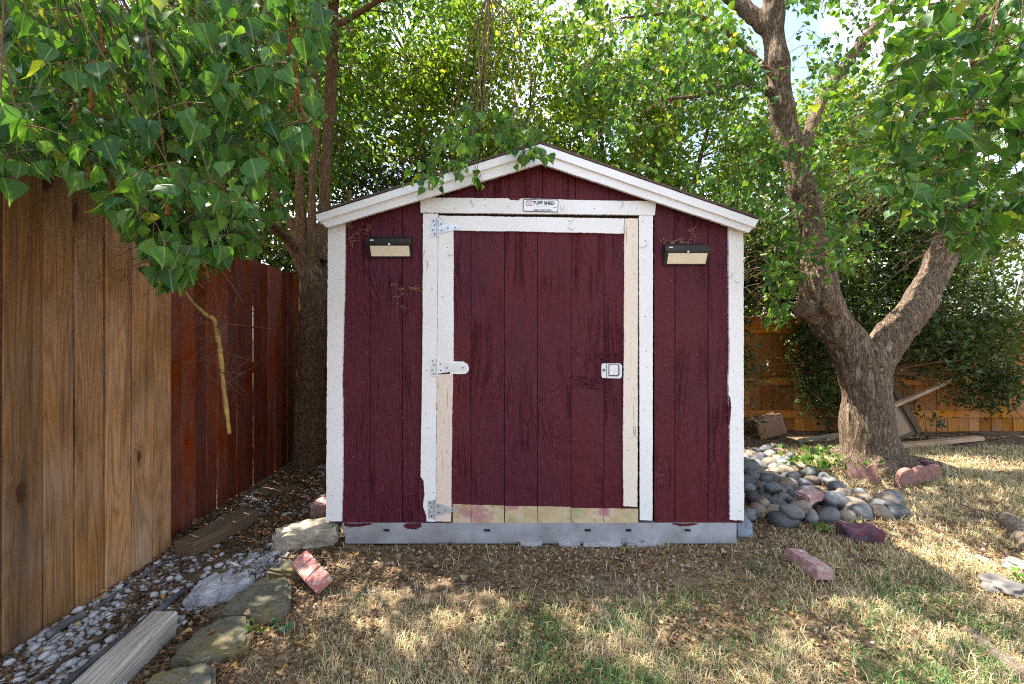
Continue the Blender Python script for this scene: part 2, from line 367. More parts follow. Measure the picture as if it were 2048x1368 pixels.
def bark(name, a, b, c3, sc=1.0, bs=1.0):
    t = NT(name); v = t.coords((1, 1, 1), rnd=False)
    mp = t.new('ShaderNodeMapping'); t.set(mp.inputs['Vector'], v); mp.inputs['Scale'].default_value = (24 * sc, 24 * sc, 6.0 * sc)
    n = t.noise(mp.outputs[0], 1.0, 7, 0.62, 1.2); big = t.noise(v, 2.0, 4); fine = t.noise(mp.outputs[0], 3.5, 5, 0.65)
    rid = t.math('POWER', t.math('MULTIPLY', t.math('ABSOLUTE', t.math('SUBTRACT', n, 0.5)), 5.0), 0.7)
    h = t.math('ADD', t.math('MULTIPLY', rid, 0.55), t.math('MULTIPLY', fine, 0.55))
    c = t.ramp(h, [(0.28, a), (0.52, b), (0.90, c3)]); c = t.mix(t.val(big, 0.4, 0.7, 0, 0.3), c, b)
    t.base(c, 0.92, 0.12); t.bump(h, bs, 0.05); return t.m
M['bark'] = bark('old_trunk_bark', (0.075, 0.048, 0.030), (0.27, 0.195, 0.135), (0.46, 0.37, 0.28))
M['bark2'] = bark('brown_trunk_bark', (0.055, 0.031, 0.016), (0.18, 0.105, 0.055), (0.30, 0.195, 0.11), 1.4, 0.7)
M['palebark'] = bark('pale_trunk_bark', (0.30, 0.24, 0.18), (0.50, 0.42, 0.33), (0.62, 0.55, 0.46), 1.4, 0.5)
M['twig'] = simple('twig_brown', (0.15, 0.085, 0.045), 0.85, 0.15, c2=(0.09, 0.05, 0.03), vs_=30)
M['greentwig'] = simple('green_twig', (0.13, 0.15, 0.05), 0.7, 0.2, c2=(0.16, 0.10, 0.05), vs_=12)
M['lichen'] = simple('lichen_bark', (0.36, 0.24, 0.06), 0.9, 0.1, c2=(0.22, 0.15, 0.06), vs_=45, bump=0.8, bs=90)
M['cutwood'] = simple('cut_wood', (0.13, 0.085, 0.05), 0.9, 0.1, c2=(0.05, 0.034, 0.022), vs_=40)
M['fruit'] = simple('green_fruit', (0.16, 0.27, 0.13), 0.5, 0.35, c2=(0.20, 0.32, 0.16), vs_=60)
M['catkin'] = simple('dry_catkin', (0.24, 0.11, 0.03), 0.9, 0.1, c2=(0.12, 0.055, 0.02), vs_=90, bump=1.0, bs=200)
M['pipe'] = simple('dark_pipe', (0.035, 0.04, 0.05), 0.45, 0.4, c2=(0.10, 0.10, 0.11), vs_=9)
M['greypipe'] = simple('grey_pipe', (0.16, 0.16, 0.17), 0.55, 0.3, c2=(0.08, 0.075, 0.07), vs_=9)
def leafmat(name, stops, trans=0.42, tint=(1.5, 1.35, 0.45), rough=0.42, vein=True):
    t = NT(name); a = t.new('ShaderNodeAttribute', _attribute_name='rnd'); c = t.ramp(a.outputs['Fac'], stops)
    if vein:
        ge = t.new('ShaderNodeNewGeometry'); sp_ = t.noise(ge.outputs['Position'], 70, 4, 0.6); c = t.mix(t.val(sp_, 0.62, 0.72, 0, 0.55), c, (0.13, 0.12, 0.03)); c = t.mix(t.val(sp_, 0.30, 0.42, 0.35, 0), c, (0.012, 0.045, 0.014))
    if vein:
        uv = t.new('ShaderNodeUVMap'); sp = t.new('ShaderNodeSeparateXYZ'); t.set(sp.inputs[0], uv.outputs[0])
        x = t.math('ABSOLUTE', t.math('SUBTRACT', sp.outputs[0], 0.5))
        side = t.math('ABSOLUTE', t.math('SUBTRACT', t.math('FRACT', t.math('SUBTRACT', t.math('MULTIPLY', sp.outputs[1], 6.0), t.math('MULTIPLY', x, 4.0))), 0.5))
        c = t.mix(t.val(side, 0.0, 0.07, 0.22, 0), c, (0.20, 0.26, 0.12)); c = t.mix(t.val(x, 0.010, 0.026, 0.75, 0), c, (0.24, 0.30, 0.14))
    t.base(c, rough, 0.22)
    tr = t.new('ShaderNodeBsdfTranslucent'); t.set(tr.inputs['Color'], t.mix(1.0, c, tint, 'MULTIPLY'))
    mx = t.new('ShaderNodeMixShader'); mx.inputs[0].default_value = trans; t.t.links.new(t.b.outputs[0], mx.inputs[1]); t.t.links.new(tr.outputs[0], mx.inputs[2])
    t.t.links.new(mx.outputs[0], t.out.inputs['Surface']); return t.m
G0 = [(0.0, (0.024, 0.082, 0.024)), (0.45, (0.058, 0.158, 0.028)), (0.8, (0.105, 0.215, 0.030)), (0.97, (0.20, 0.31, 0.036)), (1.0, (0.28, 0.35, 0.045))]
M['leaf'] = leafmat('tallow_leaf', G0, 0.46)
M['leaf_far'] = leafmat('background_leaf', [(0.0, (0.055, 0.12, 0.02)), (0.5, (0.12, 0.20, 0.03)), (0.9, (0.20, 0.27, 0.04)), (1.0, (0.32, 0.31, 0.06))], 0.58, vein=False)
M['leaf_dark'] = leafmat('dark_evergreen_leaf', [(0.0, (0.012, 0.026, 0.010)), (0.6, (0.03, 0.05, 0.016)), (0.85, (0.10, 0.075, 0.03)), (1.0, (0.22, 0.15, 0.06))], 0.25, vein=False)
M['leaf_olea'] = leafmat('narrow_shrub_leaf', [(0.0, (0.025, 0.05, 0.016)), (0.6, (0.055, 0.09, 0.028)), (1.0, (0.12, 0.15, 0.05))], 0.35, rough=0.35, vein=False)
M['leaf_weed'] = leafmat('weed_leaf', [(0.0, (0.05, 0.12, 0.02)), (1.0, (0.14, 0.24, 0.04))], 0.45, vein=False)
M['leaf_blue'] = leafmat('seedling_leaf', [(0.0, (0.03, 0.11, 0.06)), (1.0, (0.07, 0.17, 0.09))], 0.35, vein=False)
M['grass'] = leafmat('grass_blade', [(0.0, (0.060, 0.15, 0.038)), (0.30, (0.15, 0.24, 0.085)), (0.42, (0.38, 0.30, 0.15)), (0.75, (0.54, 0.43, 0.25)), (1.0, (0.62, 0.55, 0.42))], 0.3, (1.2, 1.15, 0.8), 0.6, vein=False)
M['litter'] = leafmat('dry_leaf', [(0.0, (0.06, 0.035, 0.02)), (0.4, (0.16, 0.09, 0.045)), (0.75, (0.30, 0.19, 0.10)), (0.92, (0.45, 0.33, 0.20)), (1.0, (0.50, 0.27, 0.07))], 0.25, (1.1, 1.0, 0.8), 0.7, vein=False)
def groundm():
    t = NT('dry_soil'); v = t.coords((1, 1, 1), rnd=False); a = t.noise(v, 1.4, 5); b = t.noise(v, 9, 6, 0.65); c_ = t.noise(v, 55, 4, 0.6); d = t.noise(v, 170, 2)
    c = t.ramp(b, [(0.33, (0.040, 0.027, 0.019)), (0.5, (0.115, 0.078, 0.050)), (0.68, (0.22, 0.155, 0.10))])
    c = t.mix(t.val(a, 0.42, 0.62, 0, 0.5), c, (0.21, 0.15, 0.085)); c = t.mix(t.val(c_, 0.55, 0.68, 0, 0.8), c, (0.30, 0.22, 0.14))
    c = t.mix(t.val(c_, 0.32, 0.42, 0.8, 0), c, (0.022, 0.016, 0.012)); c = t.mix(t.val(d, 0.66, 0.74, 0, 0.7), c, (0.42, 0.34, 0.24))
    t.base(c, 0.95, 0.1); t.bump(t.math('ADD', b, t.math('MULTIPLY', c_, 0.7)), 0.9, 0.02); return t.m
M['ground'] = groundm()
M['lawnrock'] = stonem('lawn_rock_grey', (0.13, 0.115, 0.105), (0.21, 0.19, 0.175))
M['root'] = bark('root_bark', (0.09, 0.065, 0.05), (0.26, 0.20, 0.155), (0.40, 0.34, 0.28), 1.6, 0.7)

# ------------------------------------------------------------------ ground
g1 = np.concatenate([np.linspace(-60, -6, 14), np.linspace(-5, 6, 150), np.linspace(7, 60, 14)])
g2 = np.concatenate([np.linspace(-40, -1, 10), np.linspace(-0.5, 6.5, 110), np.linspace(7.5, 120, 16)])
GX, GY = np.meshgrid(g1, g2); GZ = gh(GX, GY)
GV = np.stack([GX, GY, GZ], -1).reshape(-1, 3); nx = len(g1)
ii = (np.arange(len(g2) - 1)[:, None] * nx + np.arange(nx - 1)[None]).ravel()
gq = np.stack([ii, ii + 1, ii + 1 + nx, ii + nx], 1)
tag(link('ground', mesh_np('ground', GV, gq, M['ground'], smooth=True)), 'bare brown soil of the yard running under lawn and shed', 'ground', kind='structure')

# ------------------------------------------------------------------ the shed
SY = 2.667
shed = empty('garden_shed', (0.14, SY, 0)); tag(shed, 'maroon painted wooden garden shed with white trim and wide single door', 'shed')
PK = (1080, 288)
def roof_y(px):                       # photo row of the roof's top edge
    return 288 + (PK[0] - px) * 0.312 if px < PK[0] else 288 + (px - PK[0]) * 0.345
def plank(x0, x1, y0, y1, Y, parent, sloped=False, th=0.012, g=0.9):
    a, b = x0 + g, x1 - g
    pts = [(a, y1), (b, y1), (b, roof_y(b) + 16 if sloped else y0)]
    if sloped and a < PK[0] < b: pts.append((PK[0], roof_y(PK[0]) + 16))
    pts.append((a, roof_y(a) + 16 if sloped else y0))
    return part('siding_plank', from_bm(poly_prism([at(x, y, Y) for x, y in pts], th), 'siding_plank'), M['maroon'], parent)
for e in ((657, 674, 740, 805, 847),): 
    for a, b in zip(e[:-1], e[1:]): plank(a, b, 0, 1046, SY, shed, True)
for e in ((847, 885, 951, 1018, 1085, 1151, 1218, 1285, 1308),):
    for a, b in zip(e[:-1], e[1:]): plank(a, b, 0, 426, SY, shed, True)
for e in ((1308, 1350, 1416, 1470, 1486),):
    for a, b in zip(e[:-1], e[1:]): plank(a, b, 0, 1046, SY, shed, True)
# sheathing behind the grooves, side and rear walls
bk = outline([(660, 1046), (847, 1046), (847, 424), (1308, 424), (1308, 1046), (1484, 1046), (1484, roof_y(1484) + 20), (1080, 310), (660, roof_y(660) + 20)], SY + 0.0135)
part('front_sheathing', from_bm(poly_prism(bk, 0.012), 'front_sheathing'), M['maroon'], shed)
xl, xr = at(657, 0, SY).x, at(1486, 0, SY).x; zb = at(0, 1046, SY).z; ze = at(0, 446, SY).z; zp = at(0, 306, SY).z
box('side_wall', (xl, SY + 0.027, zb), (xl + 0.04, 5.06, ze), M['maroon'], shed)
box('side_wall', (xr - 0.04, SY + 0.027, zb), (xr, 5.06, ze), M['maroon'], shed)
rb = [Vector((xl, 5.062, zb)), Vector((xr, 5.062, zb)), Vector((xr, 5.062, ze)), Vector((at(1080, 0, SY).x, 5.062, zp)), Vector((xl, 5.062, ze))]
part('rear_wall', from_bm(poly_prism(rb, 0.04), 'rear_wall'), M['maroon'], shed)
box('floor_deck', (xl + 0.05, SY + 0.03, zb - 0.03), (xr - 0.05, 5.05, zb + 0.01), M['dark'], shed)
# trim
def trim(name, px, Y, th, mat='white', jit=0.0012, seed=0, parent=None):
    return part(name, from_bm(poly_prism(outline(px, Y, jit, 0.011, seed), th), name), M[mat], parent or shed)
trim('corner_trim', [(652, 1043), (683, 1043), (686, 900), (684, 760), (689, 560), (690, 440), (656, 450)], SY - 0.016, 0.0155, seed=1, jit=0.0016)
trim('corner_trim', [(1460, 1040), (1488, 1041), (1487, 455), (1457, 445), (1459, 700), (1457, 760), (1460, 850)], SY - 0.016, 0.0155, seed=2, jit=0.0016)
trim('door_casing', [(841, 1043), (871, 1043), (876, 427), (846, 427), (845, 700), (841, 950)], SY - 0.018, 0.0175, seed=3, jit=0.001)
trim('door_casing', [(1280, 1040), (1305, 1041), (1306, 429), (1278, 429)], SY - 0.018, 0.0175, seed=4, jit=0.001)
trim('header_trim', [(841, 425), (1310, 430), (1312, 402), (1200, 401), (1050, 397), (841, 395)], SY - 0.022, 0.0215, seed=5, jit=0.001)
box('door_gap_shade', at(876, 440, SY + 0.012), at(1278, 421, SY + 0.045), M['dark'], shed, 0)  # dark strip standing in for the shade in the gap over the door
# fascia: two stepped boards on each slope
for s, (lo, mid, top, pk) in enumerate((((654, 455), (637, 441), (631, 429), 0), ((1497, 465), (1510, 453), (1517, 440), 0))):
    yl = SY - 0.066
    trim('fascia_board', [(1082, 303), (1082, 327), lo, mid], yl, 0.022, seed=6 + s, jit=0.0009)
    trim('rake_trim', [(1080, 288), (1080, 304.5), (mid[0], mid[1] + 1.5), top], yl - 0.014, 0.014, seed=8 + s, jit=0.0006)
pk3 = at(1080, 287, yl - 0.014); el = at(630, 428, yl - 0.014); er = at(1518, 439, yl - 0.014)
for a, b in ((el, pk3), (pk3, er)):
    bm = bmesh.new(); y0, y1 = yl - 0.018, 5.16
    q = [Vector((a.x, y0, a.z + 0.001)), Vector((b.x, y0, b.z + 0.001)), Vector((b.x, y1, b.z + 0.001)), Vector((a.x, y1, a.z + 0.001))]
    f = bm.faces.new([bm.verts.new(p) for p in q]); r = bmesh.ops.extrude_face_region(bm, geom=[f])
    bmesh.ops.translate(bm, verts=[v for v in r['geom'] if isinstance(v, bmesh.types.BMVert)], vec=(0, 0, 0.012)); bmesh.ops.recalc_face_normals(bm, faces=bm.faces[:])
    part('roof_slope', from_bm(bm, 'roof_slope'), M['shingle'], shed)
    bm = bmesh.new(); d = Vector((0, 0, -0.010)); q = [Vector((p.x, yl + 0.024 if k < 2 else 5.12, p.z)) + d for k, p in enumerate(q)]
    f = bm.faces.new([bm.verts.new(p) for p in q]); r = bmesh.ops.extrude_face_region(bm, geom=[f])
    bmesh.ops.translate(bm, verts=[v for v in r['geom'] if isinstance(v, bmesh.types.BMVert)], vec=(0, 0, -0.03)); bmesh.ops.recalc_face_normals(bm, faces=bm.faces[:])
    part('roof_deck', from_bm(bm, 'roof_deck'), M['white'], shed)
# steel skirt with punched slots
def skirt():
    bm = bmesh.new(); Y0, Y1 = SY - 0.006, SY + 0.05
    xs = lambda p: at(p, 0, Y0).x; zs = lambda p: at(0, p, Y0).z
    zt, z1, z2, zb_ = zs(1046), zs(1058), zs(1064.5), zs(1087)
    slots = [(766, 779), (967, 980), (1169, 1181.5), (1251, 1263), (1369, 1381.5)]
    box_bm(bm, (xs(684), Y0, z1), (xs(1473), Y1, zt)); box_bm(bm, (xs(690), Y0, zb_), (xs(1473), Y1, z2))
    e = [686] + [v for s in slots for v in s] + [1473]
    for a, b in zip(e[0::2], e[1::2]): box_bm(bm, (xs(a), Y0 + 0.0004, z2), (xs(b), Y1, z1))
    return from_bm(bm, 'base_skirt')
part('base_skirt', skirt(), M['skirt'], shed)
# dark board behind the slots, standing in for the unlit space inside
box('slot_shade', (xl + 0.1, SY + 0.12, 0.02), (xr - 0.06, SY + 0.16, zb - 0.04), M['dark'], shed, 0)
# the door
door = part('door', bpy.data.meshes.new('door'), None, shed)
bm = poly_prism(outline([(878, 1042), (1276, 1042), (1276, 436), (878, 432)], SY + 0.008), 0.03); me = from_bm(bm, 'door'); me.materials.append(M['maroon']); door.data = me
for e in ((898, 942, 1009, 1075, 1142, 1208, 1256),):
    for a, b in zip(e[:-1], e[1:]): plank(a, b, 448, 1020 if a < 1200 else 1018, SY - 0.004, door, th=0.0115, g=0.7)
for e in ((905, 942, 1009, 1075, 1142, 1208, 1277),):
    for k, (a, b) in enumerate(zip(e[:-1], e[1:])):
        yy = (1008, 1010, 1012, 1013, 1016, 1017, 1018)[k]
        part('worn_sill_panel', from_bm(poly_prism(outline([(a + 0.6, 1046), (b - 0.6, 1046), (b - 0.6, yy + 1), (a + 0.6, yy)], SY - 0.006, 0.0012, 0.02, k + 50), 0.0015 if False else 0.012), 'worn_sill_panel'), M['peel'], door)
trim('door_stile', [(874, 735), (907, 745), (907, 458), (877, 434)], SY - 0.017, 0.012, seed=12, parent=door)
trim('door_stile', [(872, 1043), (902, 1043), (904, 850), (906, 747.5), (874, 749)], SY - 0.0165, 0.012, 'pinkcream', seed=13, parent=door, jit=0.0014)
trim('door_rail', [(907.5, 461), (1060, 463), (1247, 467), (1248, 437), (878, 431), (878, 433.5)], SY - 0.0172, 0.012, seed=14, parent=door, jit=0.0014)
trim('door_stile', [(1247, 1012), (1275, 1014), (1276, 437), (1249, 437), (1248, 700), (1246, 880)], SY - 0.0176, 0.012, 'cream', seed=15, parent=door, jit=0.0013)
trim('white_paint_patch', [(900, 722), (927, 723), (935, 728), (938, 736), (936, 744), (929, 748), (900, 748)], SY - 0.0185, 0.002, seed=16, parent=door, jit=0.0012)
def hinge(cx, cy, sx, tip, mat):
    """T-hinge: screwed butt plate on the casing, barrel, tapering strap on the door"""
    bm = bmesh.new(); Y = SY - 0.0205
    for pts, dy in (([(cx - 14, cy + 18), (cx - 2.5, cy + 18), (cx - 2.5, cy - 18), (cx - 14, cy - 18)], 0.0), ([(cx + 1, cy + 12.5), (tip - 3, cy + 4), (tip, cy + 2), (tip, cy - 1), (tip - 3, cy - 3), (cx + 1, cy - 12.5)], -0.0005)):
        b2 = poly_prism([at(x, y, Y + dy) for x, y in pts], 0.0022); tmp = bpy.data.meshes.new('t'); b2.to_mesh(tmp); b2.free(); bm.from_mesh(tmp); bpy.data.meshes.remove(tmp)
    for k in range(5):
        c = at(cx - 0.7, cy + 15.2 - 7.6 * k, Y); bmesh.ops.create_cone(bm, cap_ends=True, segments=10, radius1=0.0062, radius2=0.0062, depth=0.0205, matrix=Matrix.Translation(c))
    n = len(bm.faces); bm.faces.ensure_lookup_table()
    sc = [(cx - 9, cy - 13), (cx - 7, cy - 5), (cx - 10, cy + 5), (cx - 7, cy + 13), (cx + 6, cy - 7), (cx + 7, cy + 6), (cx + 20, cy + 1), (tip - 8, cy + 0.5)]
    for x, y in sc:
        bmesh.ops.create_cone(bm, cap_ends=True, segments=8, radius1=0.0052, radius2=0.004, depth=0.003, matrix=Matrix.Translation(at(x, y, Y - 0.001)) @ Matrix.Rotation(R(90), 4, 'X'))
    bm.faces.ensure_lookup_table()
    for f in bm.faces[n:]: f.material_index = 1
    me = from_bm(bm, 'strap_hinge'); me.materials.append(mat); me.materials.append(M['screw'])
    return part('strap_hinge', me, None, door)
hinge(876, 455, 0, 918, M['galv']); hinge(874.5, 735, 0, 934, M['whitemetal']); hinge(870, 1019, 0, 913, M['galv'])
# paddle latch
lt = []
Y = SY - 0.019
bm = poly_prism(outline([(1205, 756), (1240, 757), (1244, 753), (1244, 731), (1240, 727), (1206, 727), (1203, 730), (1203, 752)], Y), 0.014)
lat = part('paddle_latch', from_bm(bm, 'paddle_latch'), M['whitemetal'], door)
# sits proud of the plate: paddle and lock cylinder as one separate mesh each would be a fourth level, so they are joined here with own materials
bm = bmesh.new(); bm.from_mesh(lat.data)
def addp(px, Yf, d, idx):
    n = len(bm.faces); b2 = poly_prism([at(x, y, Yf) for x, y in px], d); t_ = bpy.data.meshes.new('t'); b2.to_mesh(t_); b2.free(); bm.from_mesh(t_); bpy.data.meshes.remove(t_)
    bm.faces.ensure_lookup_table()
    for f in bm.faces[n:]: f.material_index = idx
addp([(1217, 752.5), (1236, 752.5), (1239, 749), (1239, 731), (1237, 728.5), (1217, 728.5)], Y - 0.0008, 0.002, 1)
addp([(1219, 750), (1234, 750), (1236.5, 747.5), (1236.5, 732), (1234.5, 730), (1219, 730)], Y - 0.006, 0.006, 0)
addp([(1212.8, 756), (1214, 756), (1214, 728), (1212.8, 728)], Y - 0.0008, 0.002, 1)
n = len(bm.faces); bmesh.ops.create_cone(bm, cap_ends=True, segments=14, radius1=0.009, radius2=0.008, depth=0.006, matrix=Matrix.Translation(at(1208.3, 740, Y - 0.002)) @ Matrix.Rotation(R(90), 4, 'X')); bm.faces.ensure_lookup_table()
for f in bm.faces[n:]: f.material_index = 2
bmesh.ops.create_cone(bm, cap_ends=True, segments=8, radius1=0.003, radius2=0.003, depth=0.003, matrix=Matrix.Translation(at(1208.3, 740, Y - 0.0055)) @ Matrix.Rotation(R(90), 4, 'X')); bm.faces.ensure_lookup_table()
for f in bm.faces[n + 16:]: f.material_index = 1
bm.to_mesh(lat.data); bm.free(); lat.data.materials.append(M['screw']); lat.data.materials.append(M['galv'])
# torn wood fibres around the latch
def gouge(px, seed):
    r = random.Random(seed); pts = []
    prs = []
    for k in range(26):
        x = r.uniform(px[0], px[2]); y = r.uniform(px[1], px[3]); L = r.uniform(8, 26); 
        p0 = at(x - L / 2, y + r.uniform(-3, 3), SY - 0.006); p1 = at(x, y, SY - 0.0075 - r.random() * 0.004); p2 = at(x + L / 2, y + r.uniform(-4, 4), SY - 0.006)
        prs.append(tube(smooth_path([p0, p1, p2], 3), [0.0008, 0.002, 0.0035, 0.004, 0.003, 0.002, 0.001], 5))
    V, T = join(prs); return part('torn_paint', mesh_np('torn_paint', V, T, M['maroon'], smooth=True), None, door)
gouge((1145, 752, 1212, 778), 3); gouge((1196, 704, 1240, 724), 4)
# maroon overpaint on the casing foot and on the skirt
def blot(px, Y, parent, seed): return trim('maroon_overpaint', px, Y, 0.0012, 'maroon', 0.002, seed, parent)
blot([(838, 1044), (853, 1044), (852, 1030), (846, 1012), (849, 990), (847, 962), (838, 950)], SY - 0.0194, shed, 31)
blot([(806, 1052), (815, 1058), (832, 1059), (843, 1054), (842, 1046.5), (812, 1046.5)], SY - 0.0074, shed, 32)
blot([(688, 1051), (700, 1055), (722, 1053), (745, 1049), (742, 1046.5), (688, 1046.5)], SY - 0.0074, shed, 33)
blot([(1344, 1048), (1360, 1053), (1380, 1052), (1398, 1048), (1396, 1046.5), (1345, 1046.5)], SY - 0.0074, shed, 34)
blot([(1457, 850), (1461, 840), (1463, 815), (1461, 796), (1457, 790)], SY - 0.0174, shed, 35)
blot([(1016, 396), (1022, 400), (1036, 401), (1045, 396), (1030, 394)], SY - 0.0234, shed, 36)
# dry flower strings, leaf scraps and spider litter caught on the front
def debris():
    r = random.Random(8); tr = []; rn = []
    def curl(x, y, Y, L, w, v, a=None):
        a = r.uniform(0, 6.28) if a is None else a; k = r.uniform(-1.5, 1.5); p = []
        for i in range(5):
            t = i / 4; p.append(at(x + math.cos(a + k * t) * L * t, y + math.sin(a + k * t) * L * t, Y - 0.003 * math.sin(t * 3)))
        V, T = tube(p, [w * 0.6, w, w, w * 0.8, w * 0.4], 4); tr.append((V, T)); rn.append(np.full(len(V), v))
    for _ in range(90):
        x, y = r.uniform(695, 835), r.uniform(470, 1030); curl(x, y, SY - 0.003, r.uniform(2, 5), 0.0011, r.uniform(0.6, 0.95))
    for _ in range(150):
        x = r.uniform(910, 1240); y = r.triangular(470, 1005, 960); curl(x, y, SY - 0.007, r.uniform(1.5, 5), 0.001, r.uniform(0.6, 0.95))
    for _ in range(110):
        x, y = r.uniform(1312, 1452), r.triangular(470, 1030, 520); curl(x, y, SY - 0.003, r.uniform(2, 5), 0.0011, r.uniform(0.6, 0.95))
    for (x, y) in ((1330, 485), (1345, 482), (1360, 483), (1372, 484), (1352, 487), (1384, 486), (1390, 470), (1380, 460), (700, 450), (706, 470), (708, 485), (728, 462), (735, 455), (788, 570), (795, 590), (797, 578), (830, 577), (836, 580), (805, 612)):
        for _ in range(7): curl(x + r.uniform(-7, 7), y + r.uniform(-5, 5), SY - 0.006, r.uniform(4, 9), 0.0016, r.uniform(0.75, 1.0))
    for (x, y) in ((853, 520), (850, 500), (1295, 485), (1466, 545), (1136, 440), (1121, 412), (1085, 575), (895, 508), (1500, 445), (1463, 452), (1245, 400), (940, 398), (1136, 452), (765, 445), (1468, 560)):
        curl(x, y, SY - 0.028, r.uniform(10, 22), 0.0011, 0.05, r.uniform(0.9, 2.2))
    for (x, y) in ((700, 440), (1180, 345), (1300, 1062), (1255, 1075)): curl(x, y, SY - 0.03, 16, 0.001, 0.4)
    V, T = join(tr); return mesh_np('dry_debris', V, T, M['litter'], uv=np.zeros((len(V), 2)), rnd=np.concatenate(rn))
tag(part('dry_debris', debris(), None, shed), kind='stuff')
def nails():
    r = random.Random(77); prs = []
    def nail(x, y, Y):
        V, T = tube([at(x, y, Y - 0.0006), at(x, y, Y + 0.002)], 0.0030 * r.uniform(0.8, 1.25), 7); prs.append((V, T))
    for (xa, xb, y0_, y1_, Y, st) in ((662, 678, 480, 1036, SY - 0.016, 62), (1466, 1482, 490, 1034, SY - 0.016, 66), (851, 868, 480, 1030, SY - 0.018, 58), (1285, 1300, 450, 1034, SY - 0.018, 54), (882, 898, 500, 1000, SY - 0.0168, 75), (1255, 1270, 470, 1005, SY - 0.0176, 70)):
        y = y0_
        while y < y1_: nail(r.uniform(xa, xb), y + r.uniform(-8, 8), Y); y += st * r.uniform(0.4, 2.2)
    for x in range(860, 1300, 55): nail(x + r.uniform(-9, 9), 411 + r.uniform(-8, 6), SY - 0.022)
    V, T = join(prs); return mesh_np('nail_heads', V, T, M['screw'])
tag(part('nail_heads', nails(), None, shed), kind='stuff')

# ------------------------------------------------------------------ name plate on the header
plate = empty('sign_plate', at(1081.5, 424, SY - 0.0225)); tag(plate, 'small white metal name plate with black lettering on the header trim', 'sign')
YP = SY - 0.0265
part('backing', from_bm(poly_prism([at(x, y, YP) for x, y in ((1046, 422), (1116, 424), (1117, 399.5), (1046.5, 398))], 0.0035), 'backing'), M['signwhite'], plate)
def frame_bm():
    bm = bmesh.new()
    for a in (((1046, 422.3), (1116, 424.3), (1116, 423.2), (1046, 421.2)), ((1046.5, 399.4), (1117, 400.6), (1117, 399.5), (1046.5, 398)), ((1046, 421), (1047.2, 421), (1047.6, 399.6), (1046.4, 399.6)), ((1114.9, 423), (1116, 423), (1117, 400.8), (1115.9, 400.8))):
        b2 = poly_prism([at(x, y, YP - 0.0008) for x, y in a], 0.002); t_ = bpy.data.meshes.new('t'); b2.to_mesh(t_); b2.free(); bm.from_mesh(t_); bpy.data.meshes.remove(t_)
    return from_bm(bm, 'border')
part('border', frame_bm(), M['signblack'], plate)
def text(body, px, py, w_px, mat, name, bold=0.0, h_px=None):
    cu = bpy.data.curves.new('t', 'FONT'); cu.body = body; cu.size = 1.0; cu.offset = bold; cu.align_x = 'LEFT'
    ob = bpy.data.objects.new('t', cu); col.objects.link(ob); dg = bpy.context.evaluated_depsgraph_get(); me = bpy.data.meshes.new_from_object(ob.evaluated_get(dg))
    bpy.data.objects.remove(ob); n = len(me.vertices); c = np.zeros(n * 3); me.vertices.foreach_get('co', c); c = c.reshape(-1, 3)
    c[:, :2] -= c[:, :2].min(0); k = (w_px * YP / F) / c[:, 0].max(); kz = (h_px * YP / F) / c[:, 1].max() if h_px else k
    o = at(px, py, YP - 0.0006); out = np.stack([o.x + c[:, 0] * k, np.full(n, o.y), o.z + c[:, 1] * kz - c[:, 0] * k * 0.02], 1)
    me.vertices.foreach_set('co', out.ravel()); me.name = name; me.materials.append(mat); me.update(); return part(name, me, None, plate)
text('TUFF SHED', 1065.3, 409, 44, M['signblack'], 'lettering', 0.045, 7.0)
text('1-800-TUFF SHED', 1067, 421.4, 36, M['signblack'], 'lettering', 0.03, 3.2)
bm = bmesh.new()                              # a faded line of small print, no longer legible
for x0_, x1_ in ((1067, 1071), (1072.5, 1080), (1081.5, 1090), (1091.5, 1098)): box_bm(bm, at(x0_, 413.6, YP - 0.0004), at(x1_, 412.6, YP + 0.001))
part('faded_print', from_bm(bm, 'faded_print'), M['signgrey'], plate)
text('YSF', 1106, 416.2, 7, M['signblue'], 'lettering', 0.03, 2.4)
def logo():                                   # faded arched barn mark with a crossed door
    prs = []; Yl = YP - 0.0008; T_ = lambda pts, w: prs.append(tube([at(x, y, Yl) for x, y in pts], w, 4))
    T_([(1052.6, 411)] + [(1058.4 + 5.8 * math.cos(a), 405 - 5.0 * math.sin(a)) for a in np.linspace(math.pi, 0, 9)] + [(1064.2, 411)], 0.0016); T_([(1052.6, 411), (1064.2, 411)], 0.0016)
    T_([(1055, 403.5), (1062, 410.5)], 0.0013); T_([(1062, 403.5), (1055, 410.5)], 0.0013); T_([(1054.5, 403), (1062.5, 403)], 0.0010)
    V, T = join(prs); return mesh_np('emblem', V, T, M['signpink'])
part('emblem', logo(), None, plate)

